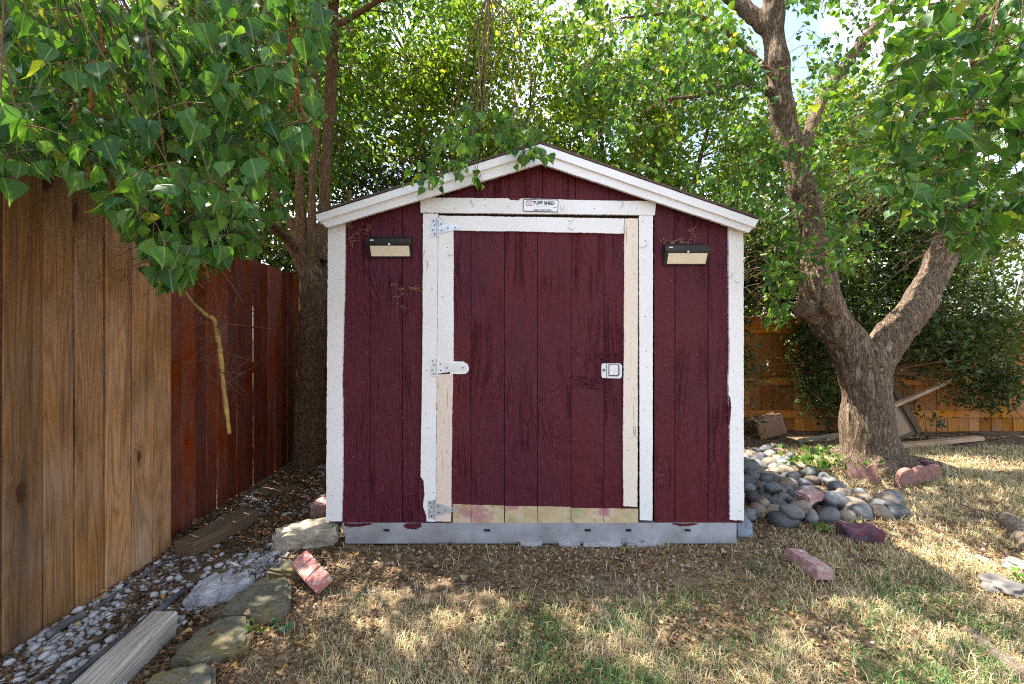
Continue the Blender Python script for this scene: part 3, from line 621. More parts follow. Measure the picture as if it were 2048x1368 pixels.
# ------------------------------------------------------------------ solar wall lights
def solar_light(x0, x1, yt, yb, label):
    a = at(x0, yt, SY); b = at(x1, yb, SY); w = b.x - a.x; h = a.z - b.z
    t = empty('solar_wall_light', ((a.x + b.x) / 2, SY - 0.001, b.z)); tag(t, label, 'wall light')
    def prism(name, prof, xa, xb, mat, bev=0.002):
        bm = bmesh.new(); vl = [bm.verts.new((xa, SY - y, b.z + z * h)) for y, z in prof]; f = bm.faces.new(vl); r = bmesh.ops.extrude_face_region(bm, geom=[f])
        bmesh.ops.translate(bm, verts=[v for v in r['geom'] if isinstance(v, bmesh.types.BMVert)], vec=(xb - xa, 0, 0)); bmesh.ops.recalc_face_normals(bm, faces=bm.faces[:])
        if bev: bmesh.ops.bevel(bm, geom=bm.edges[:], offset=bev, segments=2, affect='EDGES')
        return part(name, from_bm(bm, name), mat, t)
    prism('housing', [(0.001, 0.02), (0.012, 0.0), (0.050, 0.62), (0.052, 0.86), (0.022, 0.985), (0.001, 0.985)], a.x, b.x, M['black'], 0.003)
    prism('solar_panel', [(0.0235, 1.0), (0.0515, 0.895), (0.0495, 0.86), (0.0225, 0.97)], a.x + 0.016, b.x - 0.016, M['solar'], 0)
    prism('lens', [(0.0185, 0.06), (0.0475, 0.52), (0.040, 0.53), (0.0115, 0.075)], a.x + 0.020, b.x - 0.014, M['lens'], 0)
    bm = bmesh.new(); bmesh.ops.create_uvsphere(bm, u_segments=12, v_segments=8, radius=0.0068, matrix=Matrix.Translation(((a.x + b.x) / 2 + 0.002, SY - 0.0520, b.z + 0.575 * h)))
    part('motion_sensor', from_bm(bm, 's', True), M['sensor'], t)
    bm = bmesh.new(); box_bm(bm, (a.x + 0.022, SY - 0.0535, b.z + 0.755 * h), (a.x + 0.042, SY - 0.051, b.z + 0.81 * h)); part('maker_mark', from_bm(bm, 'm'), M['mark'], t)
solar_light(738, 826, 475, 516, 'black solar wall light above the hinge side of the shed front')
solar_light(1325, 1413, 489, 531, 'black solar wall light on the latch side of the shed front')

# ------------------------------------------------------------------ fences
_bcache = {}
def board_mesh(w, h, th, seed, dog=False):
    key = (round(w, 3), round(h, 3), seed)
    if key in _bcache: return _bcache[key]
    r = random.Random(seed); bm = bmesh.new()
    nz = 8; rows = []
    for k in range(nz + 1):
        z = h * k / nz; wob = r.uniform(-0.0015, 0.0015); a, b = wob, w + r.uniform(-0.0015, 0.0015); dx = r.uniform(-0.0012, 0.0012)
        rows.append([bm.verts.new((dx, a, z)), bm.verts.new((dx + r.uniform(-.0012, .0012), (a + b) / 2, z)), bm.verts.new((dx, b, z + (0 if k < nz else r.uniform(-0.006, 0.006)))), bm.verts.new((-th, b, z)), bm.verts.new((-th, a, z))])
    for k in range(nz):
        for j in range(5): bm.faces.new((rows[k][j], rows[k][(j + 1) % 5], rows[k + 1][(j + 1) % 5], rows[k + 1][j]))
    bm.faces.new(rows[0][::-1]); bm.faces.new(rows[-1]); bmesh.ops.recalc_face_normals(bm, faces=bm.faces[:])
    bmesh.ops.bevel(bm, geom=[e for e in bm.edges if abs(e.verts[0].co.z - e.verts[1].co.z) > h / 20 and all(v.co.x > -th / 2 for v in e.verts) and min(abs(e.verts[0].co.y), abs(e.verts[0].co.y - w)) < 0.004], offset=0.004, segments=1, affect='EDGES')
    _bcache[key] = from_bm(bm, 'board'); return _bcache[key]
def side_fence(label, edges, xf, top, mat, gap, seed, light_stops=False, th=0.018):
    r = random.Random(seed); y0, y1 = edges[0], edges[-1]
    t = empty('board_fence', (xf(y0), y0, 0)); tag(t, label, 'fence')
    for k, (a, b) in enumerate(zip(edges[:-1], edges[1:])):
        h = top + r.uniform(-0.012, 0.012); w = b - a - gap * r.uniform(0.7, 1.3)
        me = board_mesh(w, h, th, seed + k % 6)
        if not me.materials: me.materials.append(mat)
        o = link('board', me, None, t); o.location = Vector((xf((a + b) / 2) + r.uniform(-0.003, 0.002), a, -0.02)) - t.location; o.rotation_euler = (r.uniform(-0.003, 0.003), 0, math.atan2(-(xf(b) - xf(a)), b - a))
    if light_stops:
        for e in edges[1:-1]:  # unseen strips added behind each joint to stop light leaking through
            o = link('light_stop', board_mesh(0.085, top - 0.03, 0.012, seed), mat, t); o.location = Vector((xf(e) - 0.0225, e - 0.015, -0.02)) - t.location
    for z in (0.25, 0.95, 1.6):
        bm = bmesh.new(); V, T = None, None
        p0 = Vector((xf(y0) - 0.065, y0, z)); p1 = Vector((xf(y1) - 0.065, y1, z)); d = p1 - p0
        vs_ = box_bm(bm, (-0.019, 0, -0.045), (0.019, d.length, 0.045)); me = from_bm(bm, 'rail'); o = link('rail', me, mat, t); o.location = p0 - t.location; o.rotation_euler = (0, 0, math.atan2(-d.x, d.y))
    return t
ed = [2.6]
for wdt in (0.134, 0.143, 0.149, 0.149, 0.139, 0.152): ed.append(ed[-1] - wdt)
while ed[-1] > -0.6: ed.append(ed[-1] - 0.146)
side_fence('brown knotty board fence with unpainted vertical planks beside the gravel bed', ed[::-1], lambda y: -1.94, 1.915, M['fence'], 0.008, 20, True)
e2 = [2.20]
while e2[-1] < 5.6: e2.append(e2[-1] + 0.125)
side_fence('dark red stained board fence with light showing between its planks', e2, lambda y: -2.03 - 0.058 * (y - 2.6), 1.845, M['redfence'], 0.0065, 40, th=0.009)
def back_fence(y, x0, x1, top, seed, label):
    r = random.Random(seed); t = empty('board_fence', (x0, y, 0)); tag(t, label, 'fence'); x = x0; k = 0
    while x < x1:
        w = 0.139; me = board_mesh(w - 0.005, top, 0.018, seed + k % 6)
        if not me.materials: me.materials.append(M['orange'])
        o = link('board', me, None, t); o.rotation_euler = (0, 0, -math.pi / 2); o.location = (x - x0, r.uniform(-0.004, 0.004), r.uniform(-0.03, 0.0)); x += w; k += 1
    for z in (0.22, 0.63, 1.28):
        bm = bmesh.new(); box_bm(bm, (0, -0.045, z - 0.045), (x1 - x0, -0.006, z + 0.045)); link('rail', from_bm(bm, 'rail'), M['orange'], t, (0, 0, 0))
    return t
back_fence(5.78, -2.25, 8.8, 1.46, 60, 'orange board fence behind the shrubs at the back of the yard')

# ------------------------------------------------------------------ foliage machinery
_half = [(.24, .035), (.42, .16), (.47, .33), (.29, .56), (.07, .80)]
LT_V = np.array([(0, 0, 0), (0, .33, 0), (0, .65, 0), (0, 1, 0)] + [(x, y, 0) for x, y in _half] + [(-x, y, 0) for x, y in _half], float)
LT_V[:, 2] = 0.30 * np.abs(LT_V[:, 0]) - 0.16 * LT_V[:, 1] ** 2
h_ = [(0, 4, 1), (4, 5, 1), (5, 6, 1), (1, 6, 7), (1, 7, 2), (2, 7, 8), (2, 8, 3)]
LT_T = np.array(h_ + [(a if a < 4 else a + 5, c if c < 4 else c + 5, b if b < 4 else b + 5) for a, b, c in h_])
LF_V = np.array([(0, 0, 0), (.42, .38, .14), (0, 1, -.1), (-.42, .38, .14)], float); LF_T = np.array([(0, 1, 2), (0, 2, 3)])
LN_V = LF_V * np.array([0.42, 1, 0.5]); LN_T = LF_T
def unit(a): return a / (np.linalg.norm(a, axis=-1, keepdims=True) + 1e-9)
def leaf_arrays(P, D, N, S, rn, tv, tt):
    D = unit(D); X = unit(np.cross(D, N)); N = np.cross(X, D); n = len(P); k = len(tv)
    V = P[:, None] + S[:, None, None] * (tv[None, :, 0:1] * X[:, None] + tv[None, :, 1:2] * D[:, None] + tv[None, :, 2:3] * N[:, None])
    T = (tt[None] + (np.arange(n) * k)[:, None, None]).reshape(-1, 3)
    uv = np.tile(np.stack([tv[:, 0] + 0.5, tv[:, 1]], 1), (n, 1)); return V.reshape(-1, 3), T, uv, np.repeat(rn, k)
def bent(k):
    v = LT_V.copy(); g = np.random.default_rng(100 + k); v[:, 0] *= g.uniform(0.8, 1.1); y = v[:, 1]
    v[:, 2] = g.uniform(0.10, 0.62) * np.abs(v[:, 0]) - g.uniform(-0.05, 0.45) * y ** 2 + 0.05 * np.sin(y * 6 + k) + 0.06 * v[:, 0] * math.cos(k * 2.1)
    v[:, 0] += g.uniform(-0.10, 0.10) * y ** 2; return v
def leaf_mesh(name, L, mat, near=True, tmpl=None):
    if near and tmpl is None:                  # eight differently curled leaf shapes
        out = []; o = 0
        for k in range(8):
            m = np.arange(len(L['S'])) % 8 == k
            V, T, uv, rn = leaf_arrays(L['P'][m], L['D'][m], L['N'][m], L['S'][m], L['R'][m], bent(k), LT_T); out.append((V, T + o, uv, rn)); o += len(V)
        return mesh_np(name, *[np.concatenate([q[i] for q in out]) for i in (0, 1)], mat, np.concatenate([q[2] for q in out]), np.concatenate([q[3] for q in out]), smooth=True)
    tv, tt = tmpl or ((LT_V, LT_T) if near else (LF_V, LF_T))
    V, T, uv, rn = leaf_arrays(L['P'], L['D'], L['N'], L['S'], L['R'], tv, tt); return mesh_np(name, V, T, mat, uv, rn, smooth=near)
def cat(*Ls): return {k: np.concatenate([l[k] for l in Ls]) for k in Ls[0]}
def sel(L, m): return {k: v[m] for k, v in L.items()}
def rvec(n, rng): return unit(rng.normal(size=(n, 3)))
def twigs(bases, rng, length, size, per, hang=0.75, jit=0.6, yellow=0.02, twr=0.0018, droop=0.55):
    """leafy twigs: each base grows a drooping shoot with alternate leaves hanging on petioles"""
    Ps, Ds, Ns, Ss, Rs, tub = [], [], [], [], [], []
    for b in bases:
        b = np.asarray(b, float); a = rng.uniform(0, 6.283); out = np.array([math.cos(a), math.sin(a), rng.uniform(-0.35, 0.35)]); L = length * rng.uniform(0.6, 1.3); m = max(3, int(per * rng.uniform(0.6, 1.3)))
        t = np.linspace(0, 1, 6)[:, None]; path = b + out * L * t + np.array([0, 0, -1]) * droop * L * t ** 2
        tub.append(tube(path, np.linspace(twr, twr * 0.4, 6), 3, False))
        ts = (np.arange(m) + rng.uniform(0.2, 0.8)) / m; p = b + out * L * ts[:, None] + np.array([0, 0, -1]) * droop * L * ts[:, None] ** 2
        sd = rvec(m, rng); pet = size * rng.uniform(0.35, 0.7, m)[:, None] * unit(sd * 0.8 + np.array([0, 0, -0.45])); q = p + pet
        D = unit(np.array([0, 0, -1.0]) * hang + rvec(m, rng) * jit * 0.6 + sd * 0.25); Ps.append(q); Ds.append(D)
        N = rvec(m, rng) * 0.8 + np.array([0, -0.35, 0.45]); Ns.append(N); Ss.append(size * rng.uniform(0.42, 1.18, m)); tone = rng.uniform(-0.18, 0.18)
        rr = np.clip(rng.beta(2, 2.4, m) * 0.9 + tone, 0, 0.95); rr[rng.random(m) < yellow] = 1.0; Rs.append(rr)
        for k in range(0, m): tub.append(tube(np.stack([p[k], p[k] + pet[k] * 0.6, q[k]]), 0.0009, 3, False))
    return dict(P=np.vstack(Ps), D=np.vstack(Ds), N=np.vstack(Ns), S=np.concatenate(Ss), R=np.concatenate(Rs)), tub
def cloud(ells, n, rng, size, clump=0.32, per=45, hang=0.6, shell=0.55, yellow=0.01, keep=None):
    """crown of leaf clumps through the volume of several ellipsoids; returns leaves and clump centres"""
    vol = np.array([e[3] * e[4] * e[5] for e in ells]); nc = max(1, n // per); C = []
    idx = rng.choice(len(ells), nc, p=vol / vol.sum())
    for i in idx:
        e = ells[i]; d = rvec(1, rng)[0]; r = rng.random() ** (1 / 3.0); r = shell + (1 - shell) * r if rng.random() < 0.7 else r; C.append(np.array(e[:3]) + d * r * np.array(e[3:6]))
    C = np.array(C)
    if keep is not None: C = C[keep(C)]; nc = len(C)
    q = np.repeat(np.arange(nc), per); m = len(q); off = rng.normal(size=(m, 3)) * clump * 0.55 * np.array([1, 1, 0.75])
    P = C[q] + off; tone = rng.uniform(-0.25, 0.25, nc)[q]; rr = np.clip(rng.beta(2, 2, m) * 0.9 + tone, 0, 0.95); rr[rng.random(m) < yellow] = 1.0
    L = dict(P=P, D=unit(np.array([0, 0, -1.0]) * hang + rvec(m, rng)), N=rvec(m, rng) + np.array([0, 0, 0.3]), S=size * rng.uniform(0.6, 1.25, m), R=rr)
    if keep is not None: L = sel(L, keep(L['P']))
    return L, C
def limbs_to(C, skel, rng, r0=0.012, r1=0.003, sag=0.1, pen=0.6):
    """a branch from the nearest point of the tree's skeleton to each clump centre"""
    S = np.array([tuple(s) for s in skel]); out = []
    for c in C:
        d = np.linalg.norm(S - c, axis=1) + np.maximum(0, S[:, 2] - c[2]) * pen; s = S[np.argmin(d)]; L = np.linalg.norm(c - s)
        m = (s + c) / 2 + np.array([0, 0, sag * L]) + rng.normal(size=3) * 0.06 * L
        k = min(1.6, 0.5 + L * 0.4); path = smooth_path([s, m, c], 5); out.append(tube(path, np.linspace(r0 * k, r1, len(path)), 5, False))
    return out
def trunk_mesh(name, paths, voxel, mat, amp=0.02, ns=5.0):
    """tubes fused by a voxel remesh, then roughened with ridges running up the wood"""
    prs = []
    for pts, rad in paths:
        p = smooth_path(pts, 6); prs.append(tube(p, interp(rad, len(rad), len(p)), 18))
    V, T = join(prs); me = mesh_np(name, V, T); ob = bpy.data.objects.new('t', me); col.objects.link(ob)
    md = ob.modifiers.new('r', 'REMESH'); md.mode = 'VOXEL'; md.voxel_size = voxel; sm = ob.modifiers.new('s', 'SMOOTH'); sm.iterations = 6; sm.factor = 0.6
    dg = bpy.context.evaluated_depsgraph_get(); m2 = bpy.data.meshes.new_from_object(ob.evaluated_get(dg)); bpy.data.objects.remove(ob); m2.name = name
    n = len(m2.vertices); co = np.zeros(n * 3); no = np.zeros(n * 3); m2.vertices.foreach_get('co', co); m2.vertices.foreach_get('normal', no); co = co.reshape(-1, 3); no = no.reshape(-1, 3)
    h = np.array([mnoise.noise(Vector((c[0] * 3 * ns, c[1] * 3 * ns, c[2] * 0.7 * ns))) * 0.6 + mnoise.noise(Vector((c[0] * 0.8 * ns, c[1] * 0.8 * ns, c[2] * 0.5 * ns))) for c in co])
    m2.vertices.foreach_set('co', (co + no * (amp * h)[:, None]).ravel()); m2.polygons.foreach_set('use_smooth', np.ones(len(m2.polygons), bool)); m2.materials.clear(); m2.materials.append(mat); m2.update()
    return m2
# fruit and catkin shared meshes
def lump(name, rx, ry, rz, seed, sub=2, amp=0.12, mat=None, fr=1.0):
    bm = bmesh.new(); bmesh.ops.create_icosphere(bm, subdivisions=sub, radius=1)
    o = Vector((seed * 7.1, seed * 3.3, seed))
    for v in bm.verts:
        k = 1 + amp * mnoise.noise(v.co * fr + o) * 1.6; v.co = Vector((v.co.x * rx * k, v.co.y * ry * k, v.co.z * rz * k))
    me = from_bm(bm, name, True)
    if mat: me.materials.append(mat)
    return me
FRUIT = [lump('fruit', 0.0075, 0.0075, 0.0085, k, 2, 0.15, M['fruit'], 1.4) for k in range(3)]
def catkin_mesh(seed):
    r = random.Random(seed); p = [Vector((0, 0, 0))]
    for k in range(9): p.append(p[-1] + Vector((r.uniform(-.004, .004), r.uniform(-.004, .004), -0.0125)))
    pa = smooth_path(p, 3); V, T = tube(pa, [0.004 + 0.0022 * r.random() for _ in pa], 7); return mesh_np('catkin', V, T, M['catkin'], smooth=True)
CATK = [catkin_mesh(k) for k in range(4)]
def leaf_parts(tree, L, count):
    """the leaves that show largest become objects of their own; returns the rest"""
    x, y = proj(L['P']); s = L['S'] / L['P'][:, 1]; s = np.where((x > -10) & (x < 2060) & (y > -20) & (y < 1370) & (L['P'][:, 1] > 0.3), s, 0); idx = np.argsort(-s)[:count]
    var = []
    for k in range(14):
        v = bent(k)
        rr = (k / 14.0) * 0.9 if k < 13 else 1.0; var.append(mesh_np('leaf', v, LT_T, M['leaf'], np.stack([LT_V[:, 0] + 0.5, LT_V[:, 1]], 1), np.full(len(v), rr), smooth=True))
    for i in idx:
        D = unit(L['D'][i]); X = unit(np.cross(D, L['N'][i])); N = np.cross(X, D)
        o = bpy.data.objects.new('leaf', var[13] if L['R'][i] > 0.98 else var[min(12, int(L['R'][i] * 14))]); col.objects.link(o); o.parent = tree
        m = Matrix((X, D, N)).transposed(); o.rotation_euler = m.to_euler(); o.scale = (L['S'][i],) * 3; o.location = Vector(L['P'][i]) - tree.location
    k = np.ones(len(L['S']), bool); k[idx] = False; return sel(L, k)
def in_region(poly, Yr, n, rng, weight=None):
    """bases spread through a solid region: photo outline x a real range of distances"""
    px = np.array(poly); out = []
    while len(out) < n:
        x = rng.uniform(px[:, 0].min(), px[:, 0].max()); y = rng.uniform(px[:, 1].min(), px[:, 1].max())
        if in_poly(np.array([x]), np.array([y]), poly)[0]: out.append(at(x, y, rng.uniform(*Yr)))
    return out

# ------------------------------------------------------------------ left tree (multi-stemmed, boughs reaching over the fence towards the lawn)
rng = np.random.default_rng(21)
LTX = gnd(624, 925); ltree = empty('leafy_tree', (LTX.x, LTX.y, 0)); tag(ltree, 'multi-stemmed tree behind the red fence end with boughs hanging over the board fence', 'tree')
A = lambda x, y, Y: at(x, y, Y)
yT = LTX.y
paths = [([Vector((LTX.x, yT, -0.1)), A(624, 800, yT), A(626, 650, yT), A(628, 540, yT)], [0.19, 0.15, 0.135, 0.13]),
         ([A(622, 590, yT), A(604, 470, yT), A(600, 380, yT), A(596, 240, yT + 0.1), A(585, 60, yT + 0.15), A(570, -260, yT + 0.2)], [0.085, 0.055, 0.046, 0.040, 0.032, 0.015]),
         ([A(630, 580, yT), A(626, 480, yT - 0.05), A(624, 380, yT - 0.1), A(632, 220, yT - 0.1), A(622, 0, yT - 0.1), A(590, -400, yT - 0.3)], [0.075, 0.045, 0.038, 0.034, 0.03, 0.015]),
         ([A(636, 590, yT), A(646, 480, yT + 0.15), A(652, 330, yT + 0.2), A(664, 120, yT + 0.2), A(668, -60, yT + 0.2), A(700, -420, yT + 0.3)], [0.08, 0.06, 0.052, 0.060, 0.06, 0.03]),
         ([A(618, 560, yT), A(592, 500, yT - 0.1), A(558, 462, yT - 0.4), A(520, 430, yT - 0.9), A(470, 330, yT - 1.5)], [0.08, 0.06, 0.045, 0.035, 0.02]),
         ([A(620, 520, yT), A(598, 470, yT), A(562, 418, yT - 0.1), A(530, 330, yT - 0.3), A(480, 200, yT - 0.8)], [0.06, 0.05, 0.035, 0.03, 0.02]),
         ([A(650, 520, yT), A(664, 490, yT), A(690, 460, yT + 0.1), A(700, 380, yT + 0.2)], [0.06, 0.05, 0.035, 0.02])]
part('trunk', trunk_mesh('trunk', paths, 0.016, M['bark2'], 0.012, 6), None, ltree)
big = [([A(640, 60, yT), (-1.7, 3.6, 3.9), (-1.6, 2.7, 3.9), (-1.55, 1.9, 3.4), (-1.45, 1.3, 2.7)], 0.04),
       ([A(590, 200, yT), (-2.1, 3.6, 3.4), (-2.2, 2.6, 3.3), (-2.1, 1.7, 2.9)], 0.035),
       ([A(660, 60, yT), (-1.0, 3.9, 4.2), (-0.5, 3.3, 4.2), (-0.15, 2.9, 3.4)], 0.03),
       ([A(622, 0, yT), (-2.4, 4.2, 5.0), (-2.8, 3.4, 5.4), (-2.9, 2.2, 5.3)], 0.035), ([A(640, -100, yT), (-1.2, 3.6, 5.2), (-0.8, 2.4, 5.4)], 0.035)]
skel = []; tubs = []
for p, r in big:
    sp = smooth_path([Vector(q) for q in p], 7); skel += sp; tubs.append(tube(sp, np.linspace(r, 0.008, len(sp)), 8))
for p, r in paths[1:]: skel += smooth_path(p, 6)[6:]
LREG = [(-60, -60), (640, -60), (655, 60), (648, 200), (600, 300), (560, 400), (520, 468), (450, 485), (385, 515), (350, 540), (318, 545), (292, 500), (262, 430), (225, 420), (190, 360), (150, 325), (110, 320), (60, 300), (20, 330), (-60, 330)]
b1 = in_region(LREG, (1.25, 2.15), 360, rng)
b1 += in_region([(-60, -60), (640, -60), (640, 60), (560, 330), (420, 400), (330, 380), (150, 280), (-60, 280)], (2.0, 3.3), 300, rng)
b1 += in_region([(290, 430), (520, 400), (510, 440), (400, 500), (350, 540), (300, 520)], (1.45, 1.75), 30, rng)
b1 += in_region([(-20, 200), (70, 200), (60, 290), (-20, 330)], (0.95, 1.2), 8, rng)
L1, tw = twigs(b1, rng, 0.20, 0.072, 9, hang=0.9, jit=0.7)
x, y = proj(L1['P']); ok = (L1['P'][:, 1] > 0.7) & ~((L1['P'][:, 0] < -1.86) & (L1['P'][:, 2] < 2.0)); ok &= in_poly(x, y - 25, [(-400, -600), (680, -600)] + LREG[2:-1] + [(-400, 330)]); L1 = sel(L1, ok)
tubs += tw; tubs += limbs_to([np.array(b) for b in b1[::6]], skel, rng, 0.004, 0.0016, 0.12, 0.0)
rest = leaf_parts(ltree, L1, 300)
# bough drooping over the shed's roof
b2 = in_region([(830, 330), (900, 250), (1000, 215), (1090, 240), (1075, 290), (985, 300), (930, 330), (880, 350), (850, 365)], (2.40, 2.95), 46, rng) + [at(870, 345, 2.5), at(905, 335, 2.5), at(945, 320, 2.5), at(1062, 300, 2.5), at(1075, 296, 2.5), at(840, 358, 2.5), at(955, 335, 2.5)]
L2, tw = twigs(b2, rng, 0.15, 0.066, 8, hang=0.8); x, y = proj(L2['P']); L2 = sel(L2, (y < 375) & ((L2['P'][:, 1] < 2.56) | (y < roof_y(1080) + np.where(x < 1080, (1080 - x) * .312, (x - 1080) * .345) - 12)))
tubs += tw; tubs += limbs_to([np.array(b) for b in b2[::4]], skel, rng, 0.005, 0.0018, 0.15, 0.0)
# crown above and behind, extended out of view to shade the yard
L3, C3 = cloud([(-2.3, 3.6, 4.9, 1.5, 1.9, 1.1), (-1.7, 4.6, 5.6, 1.6, 1.4, 1.2), (-3.1, 1.3, 4.6, 0.8, 0.9, 0.6), (-0.9, 2.6, 5.3, 1.2, 1.2, 0.8), (-2.6, 5.2, 4.0, 1.0, 1.0, 1.0)], 15000, rng, 0.075, 0.34, 46)
tubs += limbs_to(C3, skel, rng, 0.012, 0.003)
part('branches', mesh_np('branches', *join(tubs), M['twig'], smooth=True), None, ltree)['kind'] = 'stuff'
part('crown', leaf_mesh('crown', cat(rest, L2), M['leaf']), None, ltree)['kind'] = 'stuff'
part('upper_crown', leaf_mesh('upper_crown', L3, M['leaf'], False), None, ltree)['kind'] = 'stuff'
r = random.Random(4)
def hang_parts(tree, pool, nfruit, ncat):
    for k in range(nfruit):
        b = r.choice(pool); 
        for j in range(r.choice((1, 2, 3))):
            o = link('fruit', FRUIT[k % 3], None, tree); o.location = Vector(b) + Vector((r.uniform(-.03, .03), r.uniform(-.03, .03), r.uniform(-.05, -.01))) - tree.location; o.rotation_euler = (r.random() * 6, r.random() * 6, 0); k_ = r.uniform(0.8, 1.15); o.scale = (k_, k_, k_)
    for k in range(ncat):
        b = r.choice(pool); o = link('catkin', CATK[k % 4], None, tree); o.location = Vector(b) - tree.location; o.rotation_euler = (r.uniform(-.2, .2), r.uniform(-.2, .2), r.random() * 6); k_ = r.uniform(0.7, 1.2); o.scale = (k_, k_, k_)
hang_parts(ltree, [b for b in b1[:330] if b.y < 1.75], 60, 44)

# ------------------------------------------------------------------ right tree (old forked trunk)
rng = np.random.default_rng(33)
RT = gnd(1742, 932); rtree = empty('old_forked_tree', (RT.x, RT.y, 0)); tag(rtree, 'old tree with thick forked ridged trunk growing beside the river stones', 'tree')
y0 = RT.y
pr = [([Vector((RT.x, y0, -0.15)), A(1742, 925, y0), A(1737, 870, y0), A(1733, 800, y0), A(1728, 745, y0), A(1727, 700, y0)], [0.36, 0.265, 0.215, 0.195, 0.195, 0.19]),
      ([A(1722, 760, y0), A(1695, 690, y0), A(1660, 640, y0), A(1640, 600, y0), A(1636, 540, y0), A(1625, 460, y0 + 0.1), A(1600, 360, y0 + 0.15), A(1572, 250, y0 + 0.2), A(1556, 160, y0 + 0.2), A(1548, 40, y0 + 0.2), A(1550, -120, y0 + 0.1), A(1570, -420, y0)], [0.17, 0.17, 0.165, 0.17, 0.13, 0.12, 0.115, 0.11, 0.108, 0.10, 0.08, 0.03]),
      ([A(1736, 750, y0), A(1772, 690, y0), A(1812, 640, y0), A(1848, 590, y0 + 0.05), A(1880, 520, y0 + 0.1), A(1905, 440, y0 + 0.1), A(1925, 340, y0), A(1950, 200, y0 - 0.3), A(1960, 0, y0 - 0.6), A(1940, -300, y0 - 0.9)], [0.15, 0.15, 0.138, 0.125, 0.112, 0.095, 0.085, 0.07, 0.055, 0.03]),
      ([A(1545, 60, y0 + 0.2), A(1500, 25, y0 + 0.3), A(1455, -20, y0 + 0.4), A(1380, -120, y0 + 0.5)], [0.085, 0.075, 0.07, 0.03]),
      ([A(1596, 330, y0 + 0.15), A(1650, 190, y0 + 0.4), A(1720, 90, y0 + 0.5), A(1790, 0, y0 + 0.5), A(1850, -120, y0 + 0.5)], [0.06, 0.05, 0.042, 0.035, 0.02]),
      ([A(1560, 190, y0 + 0.2), A(1480, 165, y0 + 0.1), A(1400, 190, y0 - 0.1), A(1320, 200, y0 - 0.3)], [0.05, 0.035, 0.028, 0.015]),
      ([A(1628, 632, y0 - 0.05), A(1608, 618, y0 - 0.13), A(1602, 616, y0 - 0.17)], [0.11, 0.075, 0.06]), ([A(1655, 622, y0 - 0.08), A(1664, 616, y0 - 0.19)], [0.09, 0.055])]
for a_, l_ in ((200, 0.75), (255, 0.6), (310, 0.75), (350, 0.9), (130, 0.5)):
    d = Vector((math.cos(R(a_)), math.sin(R(a_)), 0)); c = Vector((RT.x, y0, 0)); pr.append(([c + Vector((0, 0, 0.14)), c + d * 0.26 + Vector((0, 0, 0.04)), c + d * l_ + Vector((0, 0, -0.07))], [0.14, 0.09, 0.03]))
part('trunk', trunk_mesh('trunk', pr, 0.014, M['bark'], 0.026, 8), None, rtree)
for p in ((A(1602, 617, y0 - 0.225), (-0.45, -0.9, 0.0)), (A(1664, 616, y0 - 0.245), (0.15, -1, 0.05))):
    q = Vector(p[1]).to_track_quat('Z', 'Y').to_matrix().to_4x4(); bm = bmesh.new()
    bmesh.ops.create_cone(bm, cap_ends=True, segments=20, radius1=0.078, radius2=0.066, depth=0.03, matrix=Matrix.Translation(p[0]) @ q)
    n = len(bm.faces); bmesh.ops.create_cone(bm, cap_ends=True, segments=14, radius1=0.040, radius2=0.036, depth=0.032, matrix=Matrix.Translation(p[0]) @ q); bm.faces.ensure_lookup_table()
    for f in bm.faces[n:]: f.material_index = 1
    me = from_bm(bm, 'cut_knot', False); me.materials.append(M['bark']); me.materials.append(M['cutwood']); part('cut_knot', me, None, rtree)
skel = []; tubs = []
for p, _ in pr[1:6]: skel += smooth_path(p, 6)[4:]
big = [([A(1925, 340, y0), (3.3, 3.2, 3.2), (2.7, 2.4, 3.3), (2.3, 1.9, 2.9)], 0.035), ([A(1950, 200, y0 - 0.3), (3.2, 2.6, 4.0), (2.4, 1.9, 3.9), (1.9, 1.4, 3.2)], 0.035), ([A(1556, 160, y0 + 0.2), (1.7, 4.0, 4.0), (0.9, 3.7, 3.8)], 0.03), ([A(1905, 440, y0 + 0.1), (3.2, 3.2, 2.7), (2.6, 2.6, 2.4)], 0.028)]
for p, r_ in big:
    sp = smooth_path([Vector(q) for q in p], 7); skel += sp; tubs.append(tube(sp, np.linspace(r_, 0.008, len(sp)), 8))
RREG = [(1750, -60), (2110, -60), (2110, 470), (2000, 450), (1960, 490), (1905, 480), (1880, 430), (1800, 420), (1740, 360), (1700, 330), (1720, 220), (1790, 140), (1760, 60)]
b1 = in_region(RREG, (1.45, 2.3), 200, rng) + in_region(RREG, (2.2, 3.2), 90, rng) + in_region([(1860, 440), (1960, 430), (1950, 500), (1900, 500)], (1.7, 2.1), 14, rng)
L1, tw = twigs(b1, rng, 0.20, 0.070, 8, hang=0.55, jit=1.0); x, y = proj(L1['P']); L1 = sel(L1, in_poly(x, y - 20, [(1740, -500), (2600, -500), (2600, 480)] + RREG[3:]))
tubs += tw; tubs += limbs_to([np.array(b) for b in b1[::6]], skel, rng, 0.004, 0.0016, 0.12, 0.0)
rest = leaf_parts(rtree, L1, 300); pool = [b for b in b1[:200]]
